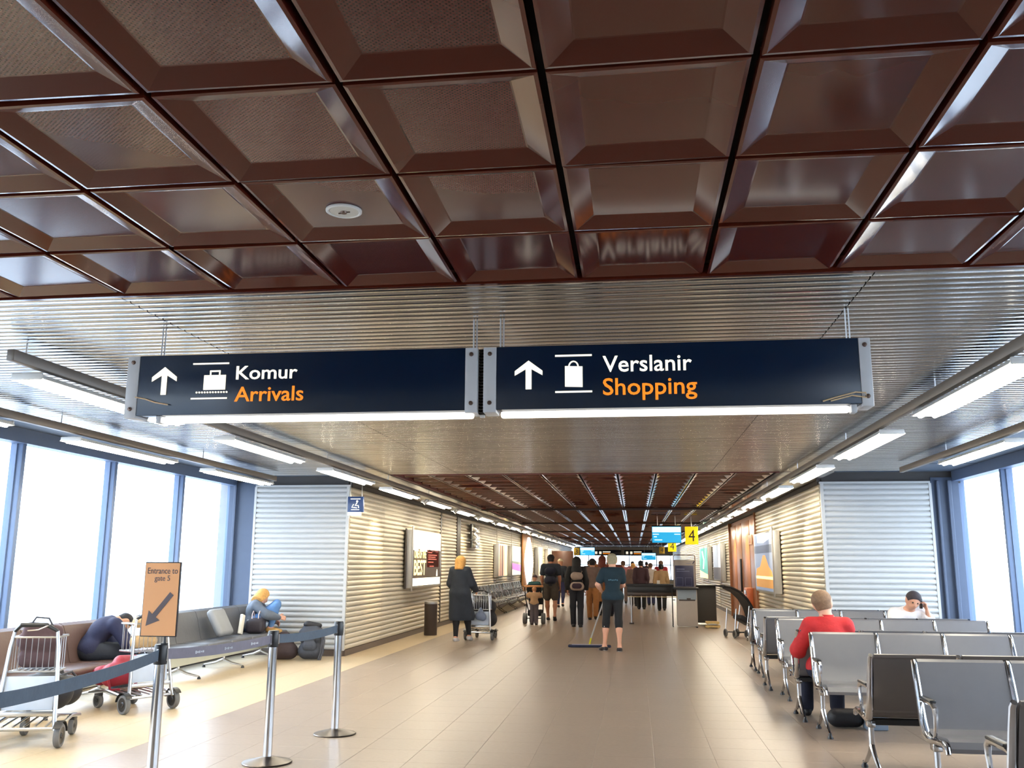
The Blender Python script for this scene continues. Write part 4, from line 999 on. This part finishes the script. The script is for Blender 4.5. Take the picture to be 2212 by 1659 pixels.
# baggage sizer / information totem
o = root('baggage_sizer', (1.27, 24.05, 0), 'grey baggage sizer stand with navy poster in front of the counter', 'baggage sizer')
part('lower_box', MB().rbox((.02, .12, .47), (.50, .34, .90), .02), mat('pale_grey_box', s(176, 168, 162), .5), o)
part('sky_print', MB().rbox((.02, -.055, .80), (.46, .008, .26), .003), mat('blue_grey_print', s(140, 156, 172), .5), o)
part('skyline_print', MB().rbox((.02, -.056, .66), (.40, .010, .035), .004).rbox((.06, -.056, .69), (.10, .010, .04), .004), mat('dark_print', s(58, 52, 50), .5), o)
part('text_line', MB().box((.02, -.056, .60), (.40, .008, .008)).box((.0, -.056, .57), (.34, .008, .006)), MATS['pale_grey_box'], o)
part('shelf', MB().rbox((0, .06, .945), (.62, .44, .05), .012), black, o)
part('poster_frame', MB().rbox((-.03, .0, 1.31), (.54, .05, .68), .01), mat('grey_poster_frame', s(150, 142, 138), .4), o)
part('navy_poster', MB().rbox((-.03, -.028, 1.25), (.46, .01, .52), .003), mat('navy_print', s(40, 42, 78), .4), o)
m = MB()
for x in (-.15, .07): m.box((x, -.036, 1.21), (.16, .004, .006)).box((x, -.036, 1.01), (.16, .004, .006)).box((x-.08, -.036, 1.11), (.006, .004, .2)).box((x+.08, -.036, 1.11), (.006, .004, .2))
part('bag_outlines', m, mat('pale_line', s(110, 116, 150), .5), o)
m = MB().box((-.12, -.035, 1.42), (.20, .003, .02)).box((-.06, -.035, 1.37), (.32, .003, .014)).box((.08, -.030, 1.565), (.12, .003, .01))
part('small_print', m, MATS['pale_line'], o)['kind'] = 'stuff'
part('tail_logo', MB().prism([(.17, 1.55), (.21, 1.56), (.24, 1.62), (.215, 1.62)], -.032, -.028, 'y'), MATS['navy_print'], o)
part('top_rail', MB().tube([(-.29, .05, 1.0), (-.29, .05, 1.74), (-.26, .05, 1.77), (.22, .05, 1.77), (.25, .05, 1.74), (.25, .05, 1.0)], .012, 8), MATS['dark_bolt'], o)
part('left_frame', MB().tube([(-.34, .05, .97), (-.34, .05, .02)], .014, 8).tube([(-.34, -.12, .02), (-.34, .25, .02)], .014, 8).tube([(-.34, .05, .66), (-.27, .05, .66)], .01, 6), black, o)
part('skid', MB().rbox((.24, .05, .012), (.05, .42, .024), .006), black, o)
# queue stand left of the sizer
# blue departure screens and yellow gate numbers
def screen(loc, w, h, label):
    r = root('departure_screen', loc, label, 'screen', 0, 'blue departure screens hung from the brown ceiling')
    part('bezel', MB().rbox((0, .04, 0), (w, .09, h), .012), black, r)
    part('display', MB().box((0, -.008, -.02*h), (w*.97, .006, h*.9)), lit('screen_blue', (30, 150, 200), .9), r)
    part('header', MB().box((-.0, -.012, h*.26), (w*.95, .004, h*.30)), lit('screen_header', (190, 236, 255), 1.1), r)
    m_ = MB()
    for x, z, ww in ((-.36, .0, .2), (.36, .0, .2), (-.28, -.32, .26), (-.38, -.14, .1)): m_.rbox((x*w, -.013, z*h), (ww*w, .004, .045*h), .001)
    part('text_rows', m_, lit('screen_text', (214, 240, 255), 1.0), r)
    part('hanger', MB().tube([(-w*.3, .04, h/2), (-w*.3, .04, CZ-loc[2])], .012, 8).tube([(w*.3, .04, h/2), (w*.3, .04, CZ-loc[2])], .012, 8), steel, r)
    return r
screen((.93, 27.0, 2.385), .84, .50, 'larger blue departure screen beside the near yellow 4 sign')
screen((-2.76, 56.0, 2.34), .88, .50, 'small distant blue departure screen over the left side of the passage')
screen((1.0, 66.0, 2.15), 1.0, .5, 'most distant blue departure screen in front of the bright end windows')
yel = lit('yellow_sign', (246, 216, 20), .55); oli = mat('unlit_yellow_sign', s(170, 140, 30), .5)
def gate(loc, w, h, ch, m_, label):
    r = root('gate_number_sign', loc, label, 'sign', 0, 'yellow gate number signs')
    part('box', MB().rbox((0, .06, 0), (w, .12, h), .008), m_, r)
    text('numeral', ch, -w*.25, w*.25, -h*.32, h*.32, black, r, -.003, .0, .002)
    part('bracket', MB().tube([(0, .06, h/2), (0, .06, CZ-loc[2])], .014, 8), steel, r)
gate((1.635, 27.0, 2.35), .36, .50, '4', yel, 'nearest bright yellow sign with a black numeral 4')
gate((1.675, 42.0, 2.35), .36, .46, '4', yel, 'second bright yellow sign with numeral 4, partly behind the screen')
gate((1.75, 60.0, 2.47), .34, .42, '4', oli, 'dull yellow sign with numeral 4 farther down the passage')
gate((1.0, 70.0, 2.2), .40, .50, '4', yel, 'most distant small yellow sign before the end windows')
gate((-3.48, 57.0, 2.33), .34, .42, '3', oli, 'dull yellow sign with numeral 3 at the left end of the passage')
# distant pair of hanging signs
o = root('far_hanging_sign', (-.8, 67.5, 2.62), 'distant pair of navy hanging signs near the end windows', 'sign')
part('sign_panel', MB().rbox((-1.1, 0, -.22), (2.0, .14, .38), .005), navy, o); part('sign_panel', MB().rbox((1.1, 0, -.22), (2.0, .14, .38), .005), navy, o)
part('rod', MB().tube([(-1.9, 0, -.03), (-1.9, 0, .28)], .01, 6).tube([(1.9, 0, -.03), (1.9, 0, .28)], .01, 6).tube([(-.2, 0, -.03), (-.2, 0, .28)], .01, 6), steel, o)
for x in (-1.9, -1.6, .3, .6): part('symbol', MB().rbox((x, -.08, -.22), (.16, .01, .18), .004), whitep, o)
for x in (-1.15, 1.05):
    part('word_line', MB().box((x, -.08, -.16), (.55, .01, .07)), whitep, o); part('word_line', MB().box((x-.02, -.08, -.28), (.5, .01, .06)), orangep, o)
for k, (x, w_) in enumerate(((-4.0, .8),)):
    q = root('brown_door_board', (-3.98, 52.5, 1.15), 'dark brown board standing far along the left side', 'board')
    part('board', MB().rbox((0, 0, .0), (1.2, .12, 2.28), .01), mat('dark_brown_board', s(84, 52, 36), .4), q); part('foot', MB().rbox((0, 0, -1.13), (1.0, .4, .03), .008), black, q)

# ================================================================== PEOPLE
teal = cl('dark_teal', (14, 40, 52), .85); blk = cl('black', (20, 20, 24), .8); navyc = cl('navy', (24, 28, 48), .8); grey_c = cl('charcoal', (44, 50, 60), .9)
shoeb = [mat('shoe_black', s(36, 30, 34), .5), mat('sole_white', s(206, 200, 196), .5)]; shoew = [mat('shoe_white', s(206, 204, 206), .5), MATS['sole_white']]; shoed = [mat('shoe_dark', s(30, 28, 30), .5)]
# cleaner with the dust mop
c = person('person in dark teal T-shirt and black cropped leggings pushing a wide mop', (-.40, 17.15, 0), .12,
   dict(al=(-.15, .10, .085), kl=(-.12, .06, .50), ar=(.10, -.08, .085), kr=(.10, -.02, .50), el=(-.27, .02, 1.16), wl=(-.17, .20, 1.02), er=(.20, .10, 1.15), wr=(.06, .24, 1.10), head=(0, .03, 1.585), fl=(-.5, 1, -.1), fr=(.1, 1, -.1), sl=(-.16, 0, 1.39), sr=(.16, 0, 1.39)),
   (teal, 'tee'), (blk, 'capri'), (hairm('grey', (150, 142, 116)), 'short'), shoeb, 'fair', 1.0, .015, True)
for q in (-1, 1): part('leg_stripe', MB().tube([(q*.165, .03, .60), (q*.163, .025, .50), (q*.155, .01, .42)], .009, 5), mat('white_piping', s(220, 220, 220), .6), c)
m = MB()
for q in range(6): m.rbox((-.075+q*.03, -.137-.0, 1.245+.004*math.sin(q*2)), (.02, .006, .022), .002)
part('back_print', m, mat('shirt_print', s(70, 110, 130), .6), c)['kind'] = 'stuff'
mo = root('dust_mop', (-.86, 17.85, 0), 'wide blue dust mop with a silver and yellow handle', 'mop', .05)
part('mop_head', MB().rbox((0, 0, .025), (.80, .13, .045), .02), cl('mop_blue', (40, 44, 66), .95), mo)
part('frame', MB().rbox((0, 0, .052), (.66, .05, .012), .004), mat('mop_frame', s(170, 160, 170), .4), mo)
part('handle', MB().tube([(.03, .0, .17), (.30, -.50, .96), (.345, -.62, 1.12)], .013, 8), mat('silver_handle', s(196, 202, 206), .3, .3), mo)
part('yellow_joint', MB().tube([(.0, .0, .055), (.03, .0, .17)], .017, 8), mat('yellow_plastic', s(200, 190, 40), .4), mo)
# person in the long dark coat with a trolley
person('person with blond bob in long dark coat pushing a loaded trolley', (-3.50, 18.75, 0), -.12,
   dict(head=(0, .02, 1.55), kl=(-.08, .05, .50), al=(-.07, -.02, .085), ar=(.12, .28, .10), kr=(.10, .20, .50), el=(-.21, .02, 1.13), wl=(-.15, .22, 1.0), er=(.23, .06, 1.14), wr=(.24, .30, 1.0), sl=(-.145, 0, 1.385), sr=(.145, 0, 1.385)),
   (grey_c, 'coat'), (blk, 'slim'), (hairm('blond', (214, 160, 88)), 'bob'), shoew, 'fair', 1.0, .015, True)
t3 = trolley((-3.17, 19.12, 0), -.08, 'luggage trolley pushed by the person in the long coat')
softbag('black_suitcase', 'black suitcase on the trolley of the long-coated person', 'suitcase', at(t3, 0, .45, .225), -.08, [(A3(-.10, 0, .17), A3(.12, 0, .17), .16, .16), (A3(-.10, 0, .42), A3(.12, 0, .42), .15, .14)], bk_)
o = root('plastic_bag', at(t3, .05, -.04, .50), 'clear bluish plastic bag hanging from the long-coated person\'s trolley', 'bag')
sdf_part('body', [(A3(-.04, 0, -.02), A3(.04, 0, -.04), .085, .08, (A3(0, 1, 0), .6)), (A3(0, 0, .08), A3(0, 0, .12), .05, .03)], cl('pale_blue_plastic', (110, 122, 146), .3), o, .012)
# person in dark shirt and shorts
person('person in dark shirt and shorts with bare calves walking away', (-2.32, 26.2, 0), 0,
   dict(ar=(.12, -.22, .13), kr=(.11, .04, .50), al=(-.10, .24, .085), kl=(-.11, .14, .50), fr=(0, 1, -.6)), (grey_c, 'tee'), (cl('grey_shorts', (70, 62, 56), .9), 'shorts'), (hairm('black', (22, 20, 24)), 'short'), shoed, 'tan', 1.04, .018)
def pack(loc, rz, m_, label, sc_=1.0, pocket=None):
    r = root('backpack', loc, label, 'backpack', rz)
    sdf_part('body', [(A3(-.07, 0, -.15)*sc_, A3(.07, 0, -.15)*sc_, .105*sc_, .105*sc_), (A3(-.06, 0, .10)*sc_, A3(.06, 0, .10)*sc_, .10*sc_, .09*sc_)], m_, r, .014)
    for q in (-1, 1): part('shoulder_strap', MB().tube([(q*.10, .06, .17), (q*.12, .12, .22), (q*.13, .24, .15), (q*.14, .25, 0), (q*.12, .09, -.16)], .013, 6), m_, r)
    sdf_part('front_pocket', [(A3(-.06, -.09, -.14)*sc_, A3(.06, -.09, -.14)*sc_, .065*sc_, .065*sc_, (A3(0, 1, 0), .6))], pocket or m_, r, .012)
pack((-2.32, 26.02, 1.24), 0, navyc, 'dark backpack worn by the person in shorts')
# long dark hair with a cream backpack
person('person with long black hair and black trousers walking away', (-1.44, 23.6, 0), 0,
   dict(head=(0, .02, 1.585), al=(-.09, .05, .085), ar=(.09, -.10, .085), kr=(.09, .0, .5)), (blk, 'long'), (mat('cloth_black_trousers', s(16, 18, 30), .8), 'long'), (hairm('black', (0, 0, 0)), 'long'), shoed, 'mid', 1.0, .017, True)
pack((-1.42, 23.40, 1.14), 0, cl('cream_canvas', (150, 132, 122), .9), 'cream and purple backpack worn by the long-haired person', 1.0, cl('purple_canvas', (50, 34, 48), .9))
# child pushing the stroller, and child riding in it
person('small child in beige hooded top pushing the stroller from behind', (-2.58, 24.25, 0), 0,
   dict(el=(-.26, .02, 1.30), wl=(-.22, .12, 1.46), er=(.26, .05, 1.30), wr=(.22, .15, 1.46), head=(0, .04, 1.56), sl=(-.17, 0, 1.36), sr=(.17, 0, 1.36)), (cl('beige_hoodie', (176, 140, 106), .95), 'long'), (cl('grey_trousers', (84, 76, 82), .9), 'long'), (hairm('light_brown', (170, 120, 84)), 'short'), shoed, 'mid', .56, .013, hands=False)
o = root('stroller', (-2.62, 24.75, 0), 'stroller with big black wheels and an orange-tan handle bar', 'stroller')
for sx in (-1, 1):
    w_ = wheel(o, (sx*.24, -.12, .14), .14, .10); wheel(o, (sx*.16, .50, .10), .10, .05)
    part('side_frame', MB().tube([(sx*.24, -.25, .95), (sx*.23, -.05, .62), (sx*.20, .25, .35), (sx*.16, .5, .14)], .014, 8).tube([(sx*.22, -.12, .16), (sx*.22, .0, .45), (sx*.22, .05, .55)], .013, 8), black, o)
part('handle_bar', MB().tube([(-.25, -.26, .96), (.25, -.26, .96)], .026, 10), mat('tan_grip', s(206, 146, 96), .5), o)
part('axle', MB().tube([(-.22, -.12, .14), (.22, -.12, .14)], .012, 8), black, o)
part('seat_shell', MB().sheet([(-.16, 1.0), (-.08, .76), (.0, .66), (.28, .64), (.34, .48)], .03, -.19, .19), bk_, o)
part('basket', MB().rbox((0, .12, .27), (.36, .4, .16), .03), bk_, o)
person('small child with dark cap and green top riding in the stroller', (-2.64, 24.86, .66), .0,
   dict(pelvis=(0, 0, .10), hl=(-.09, .0, .10), hr=(.09, 0, .10), chest=(0, -.02, .46), neck=(0, -.02, .64), head=(.02, .0, .80), sl=(-.17, -.02, .58), sr=(.17, -.02, .58), kl=(-.11, .36, .12), kr=(.11, .36, .12), al=(-.11, .46, -.22), ar=(.11, .46, -.22), el=(-.24, .02, .34), er=(.24, .02, .34), wl=(-.16, .2, .30), wr=(.16, .2, .30)),
   (cl('green_top', (46, 84, 84), .9), 'long'), (grey_c, 'long'), (mat('cap_brown', s(66, 44, 48), .7), 'cap'), shoed, 'mid', .62, .013, hands=False)
# far walkers
def walker(x, y, sc_, label, top_, bot, hr, skin='mid', fem=False, rz=0, ph=0, tk='long', bk='long', hs='short', shoes=None):
    a = .18*math.sin(ph); 
    person(label, (x, y, 0), rz, dict(al=(-.09, a, .085+max(0, -a)*.3), ar=(.09, -a, .085+max(0, a)*.3), kl=(-.10, a*.6+.04, .5), kr=(.10, -a*.6+.04, .5), wl=(-.23, -a*.8+.05, .9), wr=(.23, a*.8+.05, .9)), (top_, tk), (bot, bk), (hr, hs), shoes or shoed, skin, sc_, .022, fem, hands=y < 28, group='people walking down the passage')
hb_, hbr, hbl = hairm('black', (0,)*3), hairm('brown', (96, 66, 48)), hairm('blond', (0,)*3)
tan_c = cl('tan_coat', (150, 100, 56), .9); rust = cl('rust', (120, 52, 36), .9); pinkc = cl('dusty_pink', (176, 112, 116), .9); brc = cl('taupe', (110, 90, 84), .9); jeans = cl('slim_jeans', (44, 48, 84), .9); redc = cl('crimson', (156, 36, 44), .9); whc = cl('off_white', (200, 190, 184), .9)
walker(-2.70, 34.5, 1.0, 'person in pale cap and slim blue jeans beside the far brown board', grey_c, jeans, mat('cap_cream', s(220, 206, 170), .7), fem=True, ph=1.5, bk='slim', hs='cap')
walker(-1.18, 26.6, .98, 'person in taupe top and tan trousers right behind the long-haired person', brc, tan_c, hb_, ph=1.2)
walker(-.98, 29.0, 1.04, 'person in tan coat with rust trousers left of the cleaner', tan_c, blk, hairm('auburn', (110, 50, 40)), ph=.8, tk='coat', fem=True, hs='long')
walker(-.62, 28.6, 1.02, 'person in rust-coloured top mostly behind the cleaner', rust, navyc, hbr, ph=2)
walker(-1.62, 38.5, .99, 'person in taupe jumper in the crowd beyond the long-haired person', brc, blk, hbr, ph=2.4)
walker(-1.15, 42, .98, 'person in navy top in the distant crowd', navyc, blk, hb_, ph=.3)
walker(-2.2, 46, 1.0, 'person in charcoal top walking far down the left side', grey_c, jeans, hb_, ph=3)
walker(-.45, 38, .98, 'person in dusty pink top right of the cleaner in the crowd', pinkc, brc, hbr, 'fair', True, ph=1)
walker(-.05, 36, .92, 'person in taupe coat in the crowd behind the counter', brc, blk, hbl, 'fair', True, tk='coat', ph=.5)
walker(.22, 33.5, .97, 'person in dark top behind the left half of the counter', mat('cloth_plum', s(70, 50, 58), .9), blk, hb_, ph=2.8)
walker(.62, 37, .93, 'person in off-white top behind the middle of the counter', whc, jeans, hbr, 'fair', True, ph=.2)
walker(1.08, 39, .99, 'person in crimson top behind the right half of the counter', redc, blk, hbr, 'fair', ph=1.9)
walker(.9, 32.5, .90, 'person in tan jacket just behind the counter near the card holder', cl('sand', (168, 140, 104), .9), blk, hb_, ph=.9)
walker(-1.9, 52, 1.0, 'person in rust top in the farthest part of the crowd', rust, blk, hbr, ph=.9)
walker(-.1, 50, 1.0, 'person in pink top in the farthest part of the crowd', pinkc, navyc, hb_, ph=2.2)
walker(.7, 55, 1.0, 'person in black top in the farthest part of the crowd', blk, navyc, hb_, ph=1.4)
# red-shirted person seated facing away
redsh = cl('red_shirt', (186, 34, 38), .8)
SEAT = dict(pelvis=(0, .10, .52), hl=(-.10, .12, .50), hr=(.10, .12, .50), kl=(-.16, .52, .50), kr=(.15, .52, .50), al=(-.17, .50, .085), ar=(.15, .55, .085))
person('person in red shirt sitting with back to the viewer', (1.90, 9.78, 0), 0,
   dict(SEAT, chest=(0, .02, .82), neck=(0, .04, 1.0), head=(-.03, .07, 1.135), sl=(-.17, .03, .925), sr=(.17, .03, .925), el=(-.29, .10, .68), wl=(-.20, .33, .60), er=(.25, .12, .68), wr=(.14, .34, .60), look=(.25, 1, -.1)),
   (redsh, 'long'), (navyc, 'long'), (hairm('sandy', (128, 100, 76)), 'short'), shoed, 'fair', 1.0, .013, face=True)
o = part('collar', MB().lathe([(.066, 0), (.072, .01), (.064, .055), (.058, .05)], n=20, ring=True), redsh, None, (1.90, 9.815, .985)); tag(o, 'x', 'x'); 
for k_ in ('label', 'category'): del o[k_]
o.parent = [q for q in bpy.data.objects if q.get('label', '').startswith('person in red shirt')][0]; o.location = (0, .035, .975)
# white-shirted person with a phone
person('person in white shirt sitting and holding a phone to the ear', (3.62, 13.62, 0), PI+.15,
   dict(SEAT, pelvis=(0, .02, .52), hl=(-.10, .05, .50), hr=(.10, .05, .50), chest=(.0, .16, .80), neck=(.0, .26, .94), head=(-.02, .36, 1.055), look=(.15, 1, -.55), sl=(-.19, .22, .88), sr=(.19, .22, .88), el=(-.26, .36, .68), wl=(-.20, .36, .93), er=(.27, .34, .66), wr=(.10, .52, .58), curl=(1.0,)),
   (cl('white_shirt', (226, 218, 216), .8), 'long'), (grey_c, 'long'), (hairm('dark_brown', (44, 34, 38)), 'short'), shoed, 'mid', 1.0, .013, face=True)
o = root('mobile_phone', (3.80, 13.30, 1.02), 'dark mobile phone held at the ear of the person in white', 'phone', .3); part('case', MB().rbox((0, 0, 0), (.012, .065, .135), .005), black, o); part('screen', MB().rbox((.007, 0, 0), (.002, .058, .12), .001), mat('phone_screen', (.02, .02, .03), .1), o)
# person in jeans curled up at the end of the grey padded bench (local +Y = towards the passage)
person('person in blue jeans curled forward with knees up on the grey padded bench', (-6.32, 14.72, 0), -PI/2+.25,
   dict(pelvis=(0, .10, .53), hl=(-.09, .12, .53), hr=(.09, .12, .53), chest=(0, .16, .77), neck=(0, .24, .90), head=(-.10, .28, .97), look=(-.5, .8, -.8), sl=(-.16, .22, .84), sr=(.16, .22, .84),
        kl=(-.05, .52, .86), kr=(.12, .54, .84), al=(-.06, .44, .50), ar=(.11, .46, .50), el=(-.24, .36, .66), wl=(-.12, .50, .58), er=(.27, .40, .70), wr=(.16, .58, .66)),
   (cl('grey_jacket', (96, 104, 116), .9), 'long'), (cl('blue_jeans', (92, 130, 180), .9), 'slim'), (hairm('blond', (0,)*3), 'bob'), [mat('shoe_tan', s(180, 140, 80), .6)], 'fair', 1.0, .014, True)
# dozing person slumped on the brown padded bench
person('person in navy jacket slumped on the brown bench behind the near trolley', (-6.30, 10.05, 0), -.75,
   dict(pelvis=(0, .14, .53), hl=(-.1, .15, .52), hr=(.1, .15, .52), chest=(.02, .28, .74), neck=(.0, .42, .84), head=(-.02, .52, .82), look=(0, .5, -1), sl=(-.19, .38, .80), sr=(.19, .38, .80),
        kl=(-.14, .56, .50), kr=(.14, .56, .50), al=(-.14, .56, .085), ar=(.14, .56, .085), el=(-.30, .46, .60), wl=(-.34, .62, .48), er=(.30, .5, .60), wr=(.16, .64, .54)),
   (cl('navy_jacket', (34, 38, 66), .9), 'long'), (grey_c, 'long'), (hairm('black', (0,)*3), 'short'), shoed, 'mid', 1.0, .015)
# items by the red-shirted person's feet
softbag('laptop_bag', 'black and pale blue bag on the floor under the bench with the red-shirted person', 'bag', (2.0, 9.55, 0), 0, [(A3(-.12, 0, .09), A3(.05, 0, .09), .085, .085)], bk_)
o = part('blue_box', MB().rbox((0, 0, .075), (.20, .16, .15), .012).rbox((0, 0, .152), (.204, .164, .012), .004), mat('pale_blue_box', s(146, 164, 186), .5), None, (2.22, 9.5, 0)); tag(o, 'pale blue box on the floor under the bench next to the black bag', 'box')
# ---- dark umbrella stroller by the right waiting area
o = root('umbrella_stroller', (2.27, 21.0, 0), 'dark umbrella stroller with a long curved canopy near the right wall', 'stroller', .35)
arc = [(-.42, .0, .98), (-.28, .0, .96), (-.10, .0, .88), (.05, .0, .74), (.15, .0, .58), (.21, .0, .40), (.25, .0, .26)]
for sy in (-.2, .2): part('frame_tube', MB().tube([(a_, sy, c_) for a_, b__, c_ in arc], .014, 8), black, o)
m = MB().sheet([(a_, c_-.01) for a_, b__, c_ in arc[1:]], .05, -.19, .19); m.v = [(y, x, z) for x, y, z in m.v]
part('canopy', m, bk_, o)
for (x, y) in ((-.25, -.2), (-.25, .2), (.0, -.2), (.0, .2), (.26, -.2), (.26, .2)): wheel(o, (0, 0, 0), .075, .03).location = (x, y, .075)
for sy in (-.2, .2): part('chrome_leg', MB().tube([(-.25, sy, .08), (-.20, sy, .55)], .012, 8).tube([(.0, sy, .08), (.08, sy, .60)], .012, 8), steel, o)
for sy in (-.2, .2): part('cross_bar', MB().tube([(-.25, sy, .09), (.26, -sy, .09)], .012, 8), black, o)
part('handle_bar', MB().tube([(-.42, -.2, .98), (-.42, .2, .98)], .018, 8), black, o)
part('seat_cloth', MB().rbox((.05, 0, .32), (.34, .36, .1), .04, Matrix.Rotation(.5, 3, 'Y')), bk_, o)

# radiator under the left sill
o = root('radiator', (WL+.26, 10.3, 0), 'low grey finned radiator under the left window sill', 'radiator')
part('casing', MB().rbox((0, 0, .27), (.14, 5.6, .03), .006).rbox((0, 0, .05), (.14, 5.6, .04), .006), mat('radiator_grey', s(150, 150, 152), .45), o)
m = MB()
for k in range(140): m.box((0, -2.76+k*.04, .16), (.12, .012, .2))
part('fins', m, MATS['radiator_grey'], o)['kind'] = 'stuff'

bpy.data.objects['umbrella_stroller'].scale = (1.1, 1.1, 1.1)
